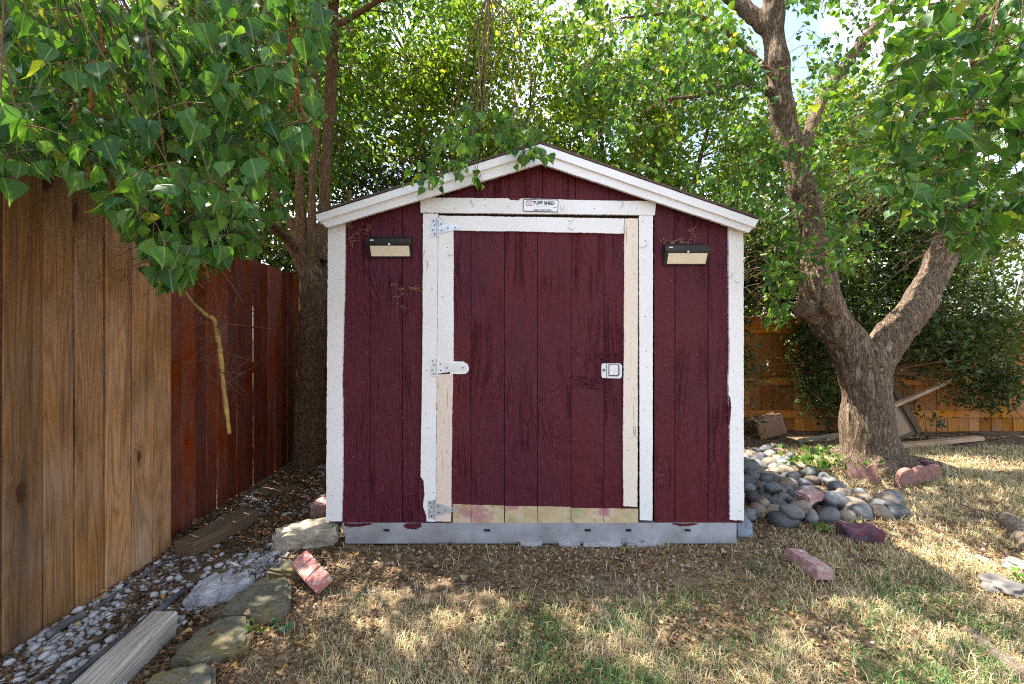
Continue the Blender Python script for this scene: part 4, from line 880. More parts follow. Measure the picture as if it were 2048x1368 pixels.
# middle-distance boughs around the leaning stem and over the shed
regs = [([(1150, 130), (1500, 60), (1560, 180), (1600, 420), (1500, 420), (1330, 360), (1180, 300)], (3.3, 4.6), 125), ([(1480, 300), (1700, 180), (1760, 330), (1700, 480), (1560, 560), (1500, 560)], (3.3, 4.2), 100),
        ([(1500, 500), (1600, 520), (1600, 620), (1500, 660)], (3.5, 4.4), 36), ([(1560, 420), (1700, 430), (1690, 545), (1580, 545)], (3.1, 3.8), 34), ([(1100, -40), (1460, -40), (1480, 120), (1300, 200), (1100, 160)], (3.2, 4.8), 130), ([(1560, -60), (1760, -60), (1740, 160), (1640, 220)], (3.5, 5.0), 50)]
b3 = []
for g, yr, n in regs: b3 += in_region(g, yr, n, rng)
L2, tw = twigs(b3, rng, 0.24, 0.068, 11, hang=0.6, jit=0.9, twr=0.003); x, y = proj(L2['P']); L2 = sel(L2, (y < roof_y(1080) + np.where(x < 1080, (1080 - x) * .312, (x - 1080) * .345) - 8) | (x > 1530) | (L2['P'][:, 1] > 9))
# keep a clear view of the bare stem and cut knots
x, y = proj(L2['P']); stem = (np.abs(x - np.interp(y, [0, 200, 360, 600], [1550, 1562, 1600, 1640])) < 30) & (L2['P'][:, 1] < y0 + 0.2) & (RNG.random(len(x)) < 0.72); L2 = sel(L2, ~stem & ~((x > 1590) & (y > 560) & (x < 1700)))
tubs += tw; tubs += limbs_to([np.array(b) for b in b3[::5]], skel, rng, 0.005, 0.0018, 0.15, 0.0)
# high crown beyond the frame, unseen and added for shading
L3, C3 = cloud([(4.6, 3.4, 5.4, 1.3, 1.3, 1.0), (3.6, 1.9, 4.6, 1.2, 1.0, 0.8)], 6000, rng, 0.08, 0.36, 46); tubs += limbs_to(C3, skel, rng, 0.014, 0.003)
part('branches', mesh_np('branches', *join(tubs), M['twig'], smooth=True), None, rtree)['kind'] = 'stuff'
part('crown', leaf_mesh('crown', cat(rest, L2), M['leaf']), None, rtree)['kind'] = 'stuff'
part('upper_crown', leaf_mesh('upper_crown', L3, M['leaf'], False), None, rtree)['kind'] = 'stuff'
hang_parts(rtree, pool, 60, 8)

# ------------------------------------------------------------------ trees and shrubs behind
def clear_low(P):
    """leave the stacked junk and part of the fence foot free of leaves"""
    x, y, z = P[:, 0], P[:, 1], P[:, 2]; k = (y < 5.68) & (z > 0.05)
    k &= ~((x > 2.75) & (x < 3.42) & (z < 1.5) & ((z < 0.45) | (vnoise(x * 4, z * 4, 1.0, 7) < 0.66))); low = (x > 4.1) & (x < 5.5) & (z < 0.95)
    return k & ~(low & ((vnoise(x * 3, z * 3, 1.0, 4) < 0.62) | ((y < 5.45) & (x < 4.75))))
def bg_tree(name, label, base, top_pts, ells, n, size, mat, tmpl, seed, rad=0.12, barkm='bark2', clump=0.4, per=80, keep=None, hang=0.5):
    rg = np.random.default_rng(seed); t = empty(name, (base[0], base[1], 0)); tag(t, label, 'tree' if 'tree' in name else 'shrub')
    paths = []; skel = []
    for tp in top_pts:
        pts = [Vector((base[0], base[1], -0.1)), Vector((base[0], base[1], 0)).lerp(Vector(tp), 0.35) + Vector((rg.uniform(-.1, .1), rg.uniform(-.1, .1), 0.15)), Vector((base[0], base[1], 0)).lerp(Vector(tp), 0.7), Vector(tp)]
        p = smooth_path(pts, 7); skel += p[6:]; paths.append(tube(p, np.linspace(rad, rad * 0.15, len(p)), 10))
    part('trunk', mesh_np('trunk', *join(paths), M[barkm], smooth=True), None, t)
    L, C = cloud(ells, n, rg, size, clump, per, keep=keep, hang=hang)
    part('branches', mesh_np('branches', *join(limbs_to(C[::2], skel, rg, 0.013, 0.0025)), M['twig' if barkm != 'palebark' else 'palebark'], smooth=True), None, t)['kind'] = 'stuff'
    part('crown', leaf_mesh('crown', L, mat, False, tmpl), None, t)['kind'] = 'stuff'
FAR = (LF_V, LF_T); NAR = (LN_V, LN_T)
bg_tree('yellow_green_tree', 'sunlit yellow-green tree rising behind the left half of the shed roof', (-0.9, 7.4), [(-1.6, 7.2, 5.5), (-0.4, 7.4, 6.2), (0.3, 7.6, 5.0), (-0.9, 7.4, 4.5)],
        [(-1.6, 7.2, 4.2, 1.7, 1.2, 1.5), (-0.2, 7.4, 4.6, 1.6, 1.2, 1.9), (-1.0, 7.0, 5.9, 1.8, 1.2, 1.2), (0.5, 7.4, 3.4, 1.2, 1.0, 1.0)], 34000, 0.080, M['leaf_far'], FAR, 5, clump=0.36)
bg_tree('yellow_green_tree', 'sunlit yellow-green tree rising behind the right half of the shed roof', (2.2, 8.0), [(1.4, 7.8, 5.5), (2.6, 8.0, 6.2), (3.6, 8.2, 5.2)],
        [(1.7, 7.8, 4.2, 1.3, 1.1, 1.7), (3.0, 8.0, 4.2, 1.5, 1.2, 1.6), (2.2, 7.8, 5.8, 1.7, 1.2, 1.1), (2.6, 7.8, 3.0, 2.0, 1.0, 0.9)], 30000, 0.082, M['leaf_far'], FAR, 6, clump=0.36)
bg_tree('dense_tree', 'tall leafy tree filling the gap behind the hanging boughs over the board fence', (-4.2, 6.4), [(-4.6, 6.2, 5.2), (-3.4, 6.4, 5.4), (-3.0, 6.2, 4.0)],
        [(-4.4, 6.2, 3.9, 1.5, 1.2, 1.7), (-3.2, 6.6, 4.6, 1.4, 1.0, 1.6), (-3.0, 6.4, 3.0, 1.0, 0.8, 0.9), (-5.2, 4.4, 3.6, 1.2, 1.5, 1.2), (-3.3, 6.2, 2.1, 0.9, 0.5, 0.7)], 30000, 0.084, M['leaf_far'], FAR, 7, clump=0.42)
bg_tree('dark_evergreen_shrub', 'dark twiggy evergreen with brown dead tips between the left tree and the shed', (-1.75, 6.4), [(-2.2, 6.4, 3.2), (-1.5, 6.3, 3.6), (-1.0, 6.5, 3.0)],
        [(-1.9, 6.5, 2.6, 0.9, 0.6, 0.9), (-1.2, 6.5, 2.7, 0.9, 0.6, 0.8), (-0.4, 6.5, 2.6, 0.8, 0.6, 0.6), (-2.7, 6.5, 2.0, 0.7, 0.5, 0.9), (-1.4, 6.6, 3.4, 1.0, 0.5, 0.5)], 26000, 0.072, M['leaf_dark'], NAR, 8, 0.06, clump=0.3)
bg_tree('narrow_leaved_shrub', 'large narrow-leaved shrub spreading behind the forked trunk', (4.0, 5.35), [(3.3, 5.2, 2.2), (4.1, 5.3, 2.6), (4.8, 5.2, 2.1), (3.7, 5.2, 1.5)],
        [(3.1, 5.3, 1.7, 0.7, 0.3, 0.75), (4.0, 5.3, 1.9, 0.9, 0.32, 0.75), (4.9, 5.25, 1.6, 0.8, 0.32, 0.7), (3.3, 5.3, 0.9, 0.6, 0.28, 0.5), (5.0, 5.2, 0.8, 0.7, 0.35, 0.5), (4.3, 5.3, 2.7, 0.9, 0.32, 0.4), (4.3, 5.4, 0.45, 1.0, 0.22, 0.4), (5.8, 5.4, 1.1, 0.6, 0.25, 0.7)], 32000, 0.085, M['leaf_olea'], NAR, 9, 0.05, clump=0.26, keep=clear_low, hang=0.2)
bg_tree('narrow_leaved_shrub', 'smaller narrow-leaved shrub against the dark fence between shed and trunk', (2.5, 5.4), [(2.3, 5.4, 1.8), (2.7, 5.3, 2.2)],
        [(2.5, 5.4, 1.6, 0.6, 0.25, 0.6), (2.9, 5.35, 0.6, 0.75, 0.25, 0.6), (2.7, 5.4, 2.3, 0.5, 0.25, 0.5)], 13000, 0.085, M['leaf_olea'], NAR, 10, 0.04, clump=0.26, keep=clear_low, hang=0.2)
bg_tree('pale_stemmed_tree', 'slender pale-stemmed tree with airy yellow leaves near the back fence', (6.35, 6.1), [(6.1, 6.1, 3.4), (6.6, 6.2, 3.2), (6.9, 6.0, 2.6)],
        [(6.3, 6.2, 2.3, 0.9, 0.5, 0.8), (6.9, 6.2, 1.9, 0.7, 0.5, 0.7), (6.0, 6.3, 3.0, 0.8, 0.5, 0.5)], 7000, 0.06, M['leaf_far'], FAR, 12, 0.05, 'palebark', clump=0.32, keep=lambda P: (P[:, 1] > 5.85) & (P[:, 2] > 0.9))
bg_tree('dense_tree', 'tall leafy tree beyond the back fence behind the right-hand boughs', (5.6, 8.4), [(5.0, 8.4, 5.0), (6.4, 8.4, 5.4)],
        [(5.2, 8.2, 4.2, 1.3, 1.0, 1.5), (6.8, 8.4, 4.6, 1.5, 1.0, 1.5), (5.8, 8.4, 2.8, 1.6, 0.8, 0.8)], 20000, 0.085, M['leaf_far'], FAR, 13, clump=0.42)
bg_tree('hedge_shrub', 'pale sunlit bushes beyond the back fence low behind the shed', (1.6, 9.4), [(0.5, 9.4, 2.2), (2.8, 9.4, 2.4)],
        [(0.0, 9.4, 1.9, 2.4, 0.6, 1.0), (3.2, 9.4, 2.0, 2.2, 0.6, 1.0), (6.5, 9.6, 1.8, 2.2, 0.6, 1.0)], 16000, 0.095, M['leaf_far'], FAR, 14, 0.07, clump=0.4)

# ------------------------------------------------------------------ dead branch hanging in front of the red fence
rng = np.random.default_rng(41); db = [at(345, 520, 1.95), at(375, 590, 1.95), at(415, 632, 1.95), at(428, 640, 1.95), at(440, 700, 1.95), at(447, 770, 1.95), at(459, 868, 1.95)]
p = smooth_path(db, 6); tubs = [tube(p, interp([0.003, 0.005, 0.0075, 0.0095, 0.0095, 0.009, 0.008], 7, len(p)) * rng.uniform(0.82, 1.2, len(p)), 8)]
br = empty('dead_branch', db[-1]); tag(br, 'yellow lichen-crusted dead branch hanging down in front of the red fence', 'branch')
part('stem', mesh_np('stem', *tubs[0], M['lichen'], smooth=True), None, br); tt_ = []
for k in range(64):
    b = np.array(p[int(rng.integers(2, len(p) - 3))]); d = rvec(1, rng)[0] * np.array([1.2, 0.6, 0.7]); L = rng.uniform(0.05, 0.2); q = [b, b + d * L * 0.5 + np.array([0, 0, -.01]), b + d * L + np.array([0, 0, rng.uniform(-.05, .03)])]
    tt_.append(tube(smooth_path(q, 3), np.linspace(0.0016, 0.0006, 7), 4))
    if rng.random() < 0.6: tt_.append(tube(smooth_path([q[1], q[1] + rvec(1, rng)[0] * 0.05, q[1] + rvec(1, rng)[0] * 0.09], 3), 0.0007, 3))
part('twigs', mesh_np('twigs', *join(tt_), M['twig']), None, br)['kind'] = 'stuff'

# ------------------------------------------------------------------ stones, bricks, blocks
def rough_block(name, label, catg, loc, dims, rot, mat, seed, bev=0.004, amp=0.004, sub=2, group=None, fr=14):
    bm = bmesh.new(); bmesh.ops.create_cube(bm, size=1, matrix=Matrix.Diagonal((*dims, 1)))
    bmesh.ops.bevel(bm, geom=bm.edges[:], offset=bev, segments=2, affect='EDGES'); bmesh.ops.subdivide_edges(bm, edges=[e for e in bm.edges if e.calc_length() > min(dims) * 0.35], cuts=sub + 1, use_grid_fill=True)
    o = Vector((seed * 3.7, seed, 0))
    for v in bm.verts: v.co += Vector((mnoise.noise(v.co * fr + o), mnoise.noise(v.co * fr + o * 2), mnoise.noise(v.co * fr + o * 3))) * amp * 2
    ob = link(name, from_bm(bm, name, False), mat); ob.location = loc; ob.rotation_euler = rot; tag(ob, label, catg, group); return ob
def slab(name, label, px, top, mat, seed, catg='stone', amp=0.006):
    """flagstone: outline traced on the plane of its top face, with its real thickness sunk into the soil"""
    P = [gnd(x, y, top) for x, y in px]; c = sum(P, Vector()) / len(P); bm = bmesh.new()
    rr_ = random.Random(seed); pts = []
    for i_, p_ in enumerate(P):
        q_ = P[(i_ + 1) % len(P)]; pts += [p_.lerp(q_, t_) + Vector((rr_.uniform(-.006, .006), rr_.uniform(-.006, .006), 0)) for t_ in (0.12, 0.4, 0.66, 0.9)]
    f = bm.faces.new([bm.verts.new(p - c) for p in pts]); bm.normal_update()
    if f.normal.z < 0: f.normal_flip()
    r = bmesh.ops.extrude_face_region(bm, geom=[f]); bot = [v for v in r['geom'] if isinstance(v, bmesh.types.BMVert)]
    for v in bot: v.co = v.co * 1.02; v.co.z = -top - 0.03
    bmesh.ops.recalc_face_normals(bm, faces=bm.faces[:]); te = [e for e in bm.edges if all(abs(v.co.z) < 1e-5 for v in e.verts)]
    bmesh.ops.bevel(bm, geom=te, offset=0.013, segments=2, affect='EDGES'); bmesh.ops.triangulate(bm, faces=bm.faces[:]); 
    for _ in range(3): bmesh.ops.subdivide_edges(bm, edges=[e for e in bm.edges if e.calc_length() > 0.028], cuts=1)
    for v in bm.verts: v.co += Vector((0.6, 0.6, 1)) * amp * 1.4 * (mnoise.noise((v.co + c) * 11 + Vector((seed, 0, 0))) + 0.5 * mnoise.noise((v.co + c) * 30))
    o = link(name, from_bm(bm, name, False), mat); o.location = c; tag(o, label, catg); return o
slab('flagstone', 'mossy flagstone with rounded corner just below the tilted pink brick', [(441, 1220), (470, 1185), (515, 1158), (578, 1150), (583, 1170), (576, 1205), (520, 1228), (480, 1222)], 0.06, M['slab'], 1)
slab('flagstone', 'dark grey flagstone between the two greener mossy slabs', [(342, 1306), (392, 1258), (440, 1232), (495, 1226), (508, 1245), (495, 1285), (440, 1300), (385, 1320)], 0.05, M['slab'], 2)
slab('flagstone', 'olive flagstone beside the end of the grey weathered timber', [(262, 1400), (300, 1350), (340, 1335), (415, 1318), (428, 1340), (425, 1400)], 0.05, M['slab'], 3)
slab('flagstone', 'small flat stone partly under the concrete block by the shed corner', [(530, 1140), (560, 1122), (600, 1112), (640, 1118), (636, 1138), (590, 1148)], 0.04, M['slab'], 4)
slab('concrete_chunk', 'broken rough grey concrete strip lying in the white gravel', [(368, 1192), (395, 1160), (440, 1147), (480, 1142), (505, 1146), (498, 1160), (450, 1175), (410, 1190)], 0.06, M['greyconc'], 5, 'concrete', 0.018)
b = gnd(606, 1098); rough_block('concrete_block', 'rough tan concrete block set at the shed corner', 'block', (b.x, b.y + 0.05, 0.055), (0.34, 0.17, 0.13), (0, R(-4), R(14)), M['concrete'], 3, 0.02, 0.012, fr=22)
b = gnd(1492, 1074); rough_block('concrete_paver', 'small blue-grey block under the latch-side corner of the shed', 'block', (b.x, b.y + 0.09, 0.042), (0.098, 0.18, 0.10), (0, 0, R(-4)), M['blueconc'], 4, 0.008, 0.003)
for k, (xa, xb) in enumerate(((1040, 1085), (1118, 1160), (1168, 1245), (1255, 1330))):
    a = gnd(xa, 1094, 0); c = gnd(xb, 1094, 0); ob = rough_block('support_paver', 'pale concrete paver edge showing under the steel skirt', 'paver', ((a.x + c.x) / 2, a.y + 0.125, 0.006), (c.x - a.x, 0.25, 0.022), (0, 0, 0), M['greyconc'], 11 + k, 0.004, 0.002, 1, 'pavers under the skirt')
# bricks
b = gnd(617, 1178); tb = rough_block('brick', 'pink and white weathered brick tilted against the mossy flagstone', 'brick', (b.x, b.y + 0.03, 0.066), (0.075, 0.092, 0.058), (R(30), R(13), R(-38)), M['pinkbrick'], 5, 0.005, 0.003)
bm = bmesh.new(); bm.from_mesh(tb.data)
for sx in (-0.0765, 0.0765):
    q = bmesh.ops.duplicate(bm, geom=[f for f in bm.faces if abs(f.calc_center_median().x) < 0.042]); bmesh.ops.translate(bm, verts=[v for v in q['geom'] if isinstance(v, bmesh.types.BMVert)], vec=(sx, 0.001, 0.001 if sx > 0 else -0.001))
bm.to_mesh(tb.data); bm.free()
b = gnd(632, 1043); rough_block('brick', 'faded pink brick wedged beside the corner trim above the concrete block', 'brick', (b.x - 0.02, b.y + 0.14, 0.05), (0.10, 0.2, 0.085), (0, 0, R(8)), M['palebrick'], 6)
b = gnd(1622, 1143); rough_block('brick', 'rose brick lying alone on the dry grass', 'brick', (b.x, b.y + 0.02, 0.030), (0.098, 0.235, 0.066), (R(-3), R(4), R(1)), M['palebrick'], 7, 0.007, 0.004)
b = gnd(1728, 1083); rough_block('brick', 'dark purple glazed brick on the dry grass near the cobbles', 'brick', (b.x, b.y + 0.03, 0.038), (0.20, 0.11, 0.075), (R(4), R(-3), R(-12)), M['darkbrick'], 8, 0.008, 0.006)
b = gnd(1622, 1035); rough_block('brick', 'broken whitish pink brick resting on top of the cobble pile', 'brick', (b.x, b.y + 0.02, 0.135), (0.15, 0.11, 0.07), (R(6), R(-8), R(18)), M['palebrick'], 9, 0.012, 0.008)
def scallop(name, label, pa, pb, h, mat, lean, seed, yaw=0):
    a, c = gnd(*pa), gnd(*pb); L = (c - a).length; n = 3; bm = bmesh.new(); pts = [(0, -0.03), (L, -0.03)]
    for k in range(n - 1, -1, -1):
        for q in np.linspace(0, math.pi, 7)[:-1] if k else np.linspace(0, math.pi, 7): pts.append(((k + 0.5 + 0.5 * math.cos(q)) * L / n, h * 0.72 + 0.28 * h * math.sin(q)))
    vl = [bm.verts.new((x, 0, z)) for x, z in pts]; f = bm.faces.new(vl); r = bmesh.ops.extrude_face_region(bm, geom=[f]); bmesh.ops.translate(bm, verts=[v for v in r['geom'] if isinstance(v, bmesh.types.BMVert)], vec=(0, 0.042, 0))
    bmesh.ops.recalc_face_normals(bm, faces=bm.faces[:]); bmesh.ops.bevel(bm, geom=[e for e in bm.edges if abs(e.verts[0].co.y - e.verts[1].co.y) < 1e-6], offset=0.004, segments=2, affect='EDGES')
    o = link(name, from_bm(bm, name), mat); o.location = a; o.rotation_euler = (lean, 0, math.atan2(c.y - a.y, c.x - a.x)); tag(o, label, 'edging brick')
scallop('scalloped_edging', 'rose scalloped edging brick at the left foot of the old trunk', (1692, 962), (1758, 972), 0.16, M['scallop'], R(-14), 1)
scallop('scalloped_edging', 'rose scalloped edging brick tipped forward right of the old trunk', (1796, 978), (1878, 966), 0.16, M['scallop'], R(12), 2)
scallop('scalloped_edging', 'dark scalloped edging brick behind the tipped rose one', (1830, 945), (1868, 955), 0.12, M['darkbrick'], R(-5), 3)
# river cobbles beside the shed
rng = np.random.default_rng(51); CREG = [(1489, 905), (1560, 896), (1600, 935), (1655, 965), (1700, 985), (1790, 1005), (1792, 1035), (1700, 1042), (1560, 1052), (1497, 1045)]
cells = [gnd(x, y) for x, y in CREG]; gp = [(p.x, p.y) for p in cells]; pts = []; tries = 0
while len(pts) < 120 and tries < 9000:
    tries += 1; x = rng.uniform(1.36, 2.9); y = rng.uniform(2.7, 4.9); pk_ = proj(np.array([x, y, 0.0]))
    if not in_poly(np.array([x]), np.array([y]), gp)[0] or x < 1.44: continue
    if all((x - a) ** 2 + (y - b) ** 2 > 0.108 ** 2 for a, b, *_ in pts): pts.append((x, y, 0))
n1 = len(pts)
for k in range(26):
    a = pts[int(rng.integers(0, n1))]
    if a[0] < 2.2: pts.append((a[0] + rng.uniform(-.05, .05) + 0.03, a[1] + rng.uniform(-.05, .05), 1))
LABS = {'stone_grey': ('smooth blue-grey river cobble in the pile beside the shed', 'blue-grey cobbles beside the shed'), 'stone_tan': ('smooth tan river cobble in the pile beside the shed', 'tan cobbles beside the shed'), 'stone_dark': ('smooth dark slate river cobble in the pile beside the shed', 'dark cobbles beside the shed')}
CM = {k: [lump('river_cobble', 1, (0.80, 0.66, 0.9, 0.74, 0.84)[i], (0.74, 0.6, 0.78, 0.66, 0.7)[i], i + 10 * j, 3, 0.2, M[k]) for i in range(5)] for j, k in enumerate(LABS)}
for k, (x, y, lv) in enumerate(pts):
    m = rng.choice(['stone_grey', 'stone_tan', 'stone_dark'], p=[0.44, 0.38, 0.18]); s = rng.uniform(0.050, 0.090) * (0.8 if lv else 1); o = link('river_cobble', CM[m][k % 5]); o.scale = (s, s, s)
    o.location = (x, y, 0.022 + (0.062 if lv else 0) + rng.uniform(-0.005, 0.012)); o.rotation_euler = (rng.uniform(-.3, .3), rng.uniform(-.3, .3), rng.uniform(0, 6.28)); tag(o, LABS[m][0], 'cobble', LABS[m][1])
# gravel bed along the fence
rng = np.random.default_rng(61); GB = [(-1.93, 0.9), (-1.93, 2.6), (-1.98, 3.4), (-2.1, 4.6), (-1.12, 4.6), (-1.1, 2.9), (-1.22, 2.62), (-1.25, 2.35), (-1.32, 2.1), (-1.38, 1.95), (-1.42, 1.75), (-1.28, 1.4), (-1.2, 0.9)]
WR = [lump('white_rock', 1, 0.72, 0.55, k + 3, 1, 0.35, M['whiterock'], 1.5) for k in range(8)]
n = 0; taken = []
while n < 190:
    x, y = rng.uniform(-1.93, -1.1), abs(rng.normal(1.55, 0.6))
    if y < 1.2 or not in_poly(np.array([x]), np.array([y]), GB)[0]: continue
    if any((x - a) ** 2 + (y - b) ** 2 < 0.03 ** 2 for a, b in taken): continue
    taken.append((x, y)); s = rng.uniform(0.014, 0.029); o = link('white_rock', WR[n % 8]); o.scale = (s, s, s); o.location = (x, y, float(gh(x, y)) + s * 0.42); o.rotation_euler = (rng.uniform(-.4, .4), rng.uniform(-.4, .4), rng.uniform(0, 6.28))
    tag(o, 'white landscaping rock in the gravel bed along the board fence', 'rock', 'white rocks in the gravel bed'); n += 1
def stones_stuff(X, Y, S, Z, rg, mat, name):
    bm = bmesh.new(); bmesh.ops.create_icosphere(bm, subdivisions=1, radius=1); base = np.array([v.co[:] for v in bm.verts]); tri = np.array([[v.index for v in f.verts] for f in bm.faces]); bm.free(); n = len(X); k = len(base)
    V = base[None] * (1 + rg.uniform(-.28, .28, (n, k, 1))) * np.stack([rg.uniform(.8, 1.2, n), rg.uniform(.55, .9, n), rg.uniform(.4, .7, n)], 1)[:, None]
    a = rg.uniform(0, 6.28, n); c, s = np.cos(a)[:, None], np.sin(a)[:, None]; V = np.stack([V[..., 0] * c - V[..., 1] * s, V[..., 0] * s + V[..., 1] * c, V[..., 2]], -1) * S[:, None, None] + np.stack([X, Y, Z], 1)[:, None]
    return mesh_np(name, V.reshape(-1, 3), (tri[None] + (np.arange(n) * k)[:, None, None]).reshape(-1, 3), mat)
x = rng.uniform(-2.1, -1.1, 9000); y = rng.uniform(1.0, 4.6, 9000); m = in_poly(x, y, GB) & (vnoise(x, y, 4, 3) > 0.38 + 0.10 * (y > 2.6)); x, y = x[m], y[m]; s = rng.uniform(0.006, 0.017, len(x))
tag(link('gravel', stones_stuff(x, y, s, gh(x, y) + s * 0.35, rng, M['whiterock'], 'gravel')), 'fine white gravel strewn along the foot of the board fence', 'gravel', kind='stuff')
x = rng.uniform(-1.1, 1.5, 60); y = rng.uniform(1.7, 2.6, 60); x[:34] = rng.normal(-0.95, 0.12, 34); y[:34] = rng.normal(2.35, 0.16, 34); s = rng.uniform(0.006, 0.014, 60)
tag(link('scattered_gravel', stones_stuff(x, y, s, gh(x, y) + s * 0.4, rng, M['whiterock'], 'scattered_gravel')), 'few white gravel pieces strayed onto the soil before the shed', 'gravel', kind='stuff')
# timbers, pipes
def beam(name, label, pa, pb, w, h, mat, seed, z=0.0, roll=0.0, catg='timber', pitch=None):
    a, c = Vector(pa), Vector(pb); d = c - a; bm = bmesh.new(); bmesh.ops.create_cube(bm, size=1, matrix=Matrix.Diagonal((w, h, d.length, 1))); bmesh.ops.bevel(bm, geom=bm.edges[:], offset=min(w, h) * 0.08, segments=1, affect='EDGES')
    bmesh.ops.subdivide_edges(bm, edges=[e for e in bm.edges if e.calc_length() > d.length * 0.5], cuts=9, use_grid_fill=True)
    for v in bm.verts: v.co += Vector((mnoise.noise(v.co * 9 + Vector((seed, 0, 0))), mnoise.noise(v.co * 9 + Vector((0, seed, 0))), 0)) * 0.05 * min(w, h)
    o = link(name, from_bm(bm, name), mat); o.location = (a + c) / 2; q = d.to_track_quat('Z', 'Y'); o.rotation_mode = 'QUATERNION'; o.rotation_quaternion = q @ Matrix.Rotation(roll, 3, 'Z').to_quaternion(); tag(o, label, catg); return o
a, c = gnd(145, 1420, 0.05), gnd(330, 1245, 0.05); beam('weathered_timber', 'grey weathered timber with split grain beside the flagstones', a, c, 0.10, 0.10, M['timber'], 1, roll=R(4))
a, c = gnd(368, 1100, 0.04), gnd(500, 1030, 0.05); beam('dark_timber', 'dark rotting timber lying by the red fence foot', a, c, 0.13, 0.085, M['darktimber'], 2)
def pipe(name, label, px, r, mat, z):
    P = smooth_path([gnd(x, y, z) for x, y in px], 6); rg = random.Random(len(px) + int(px[0][0])); P = [p + Vector((rg.uniform(-.003, .003), 0, rg.uniform(-.003, .003))) for p in P]
    V, T = tube(P, r, 10); o = np.array(P[0]); ob = link(name, mesh_np(name, V - o, T, mat, smooth=True)); ob.location = P[0]; tag(ob, label, 'pipe')
pipe('irrigation_pipe', 'dark irrigation pipe running between the timber and white rocks', [(90, 1400), (190, 1320), (290, 1240), (372, 1180)], 0.014, M['pipe'], 0.02)
pipe('irrigation_pipe', 'thin brown pipe half buried in the middle of the gravel bed', [(20, 1400), (130, 1320), (240, 1250), (300, 1190), (335, 1150)], 0.008, M['darktimber'], 0.016)
pipe('irrigation_pipe', 'short grey pipe lying against the foot of the board fence', [(92, 1272), (130, 1248), (168, 1228)], 0.016, M['greypipe'], 0.018)
pipe('irrigation_pipe', 'slim grey pipe along the fence foot above the gravel', [(190, 1218), (250, 1178), (300, 1142), (325, 1125)], 0.009, M['greypipe'], 0.012)

# ------------------------------------------------------------------ clutter by the back fence
a = gnd(1530, 868); rough_block('brown_box', 'tilted brown wooden box against the dark fence', 'box', (a.x * 0.97, a.y - 0.18, 0.135), (0.34, 0.22, 0.23), (R(-6), R(-14), R(6)), M['rustwood'], 20, 0.006, 0.002)
def leaning_crate():
    c = gnd(1812, 882); t = empty('wooden_crate', (c.x + 0.05, c.y + 0.0, 0)); tag(t, 'dark wooden crate with pale panel leaning behind the old trunk', 'crate')
    rot = Matrix.Translation((c.x + 0.05, c.y + 0.05, 0.02)) @ Matrix.Rotation(R(-24), 4, 'Y') @ Matrix.Rotation(R(-10), 4, 'X')
    def bx(nm, lo, hi, m):
        bm = bmesh.new(); box_bm(bm, lo, hi); bmesh.ops.bevel(bm, geom=bm.edges[:], offset=0.004, segments=1, affect='EDGES'); bm.transform(rot); part(nm, from_bm(bm, nm), M[m], t)
    bx('frame', (-0.20, 0.0, 0.0), (0.20, 0.16, 0.62), 'darktimber'); bx('panel', (-0.095, -0.012, 0.05), (0.085, -0.001, 0.55), 'tanwood'); bx('side_strip', (0.13, -0.02, 0.0), (0.20, -0.001, 0.62), 'darktimber')
leaning_crate()
beam('plank', 'long pale plank lying on the ground right of the trunk', gnd(1795, 892, 0.03), gnd(1960, 876, 0.03), 0.09, 0.045, M['tanwood'], 5, catg='plank')
beam('plank', 'narrow stick leaning from the crate up towards the orange fence', at(1785, 812, 5.0), at(1900, 762, 5.55), 0.05, 0.035, M['tanwood'], 6, catg='plank')
beam('plank', 'weathered board slanting on the ground left of the trunk', gnd(1598, 882, 0.03), gnd(1690, 868, 0.17), 0.07, 0.04, M['timber'], 7, catg='plank')
def pole(name, label, pa, pb, r, mat, catg):
    P = smooth_path([pa, (pa + pb) / 2 + Vector((0.01, 0, 0)), pb], 5); V, T = tube(P, r, 8); o = link(name, mesh_np(name, V - np.array(pa), T, mat, smooth=True)); o.location = pa; tag(o, label, catg)
pole('white_pole', 'thin white pole standing upright in front of the orange fence', gnd(2000, 858), at(1998, 680, 5.7), 0.02, M['whitemetal'], 'pole')
pole('garden_stake', 'bare dry stalk leaning against the foot of the old trunk', gnd(1690, 945), at(1725, 830, 3.85), 0.006, M['tanwood'], 'stake')
pole('fallen_stick', 'thin pale stick lying from the trunk across the straw', gnd(1735, 925, 0.06), gnd(1790, 1000, 0.02), 0.007, M['tanwood'], 'stick')
# surface roots and grey rocks at the lawn's right side
def root(name, label, px, rad, seed):
    P = [gnd(x, y, 0.0) for x, y in px]; P[0].z = -0.04; P[-1].z = -0.04; c = P[0].copy(); me = trunk_mesh(name, [([p - c for p in P], rad)], 0.007, M['root'], 0.006, 8); o = link(name, me); o.location = c; tag(o, label, 'root')
root('surface_root', 'bare grey surface root crossing the lawn in front of the rocks', [(1890, 1235), (1940, 1265), (1990, 1310), (2060, 1360), (2130, 1400)], [0.008, 0.020, 0.026, 0.03, 0.035], 1)
root('surface_root', 'gnarled surface root curling at the edge of the straw', [(1990, 1030), (2015, 1042), (2050, 1085), (2110, 1140)], [0.035, 0.06, 0.07, 0.06], 2)
for k, (px, py, s, lb) in enumerate(((2010, 1178, 0.075, 'grey pitted rock half sunk in the lawn below the gnarled root'), (2040, 1135, 0.06, 'smaller grey rock touching the gnarled root'), (1962, 1120, 0.03, 'tiny grey stone left of the sunken rock'))):
    p = gnd(px, py); o = link('lawn_rock', lump('lawn_rock', s * 1.2, s, s * 0.45, 40 + k, 4, 0.30, M['lawnrock'], 2.2)); o.location = (p.x, p.y, s * 0.12); tag(o, lb, 'rock')

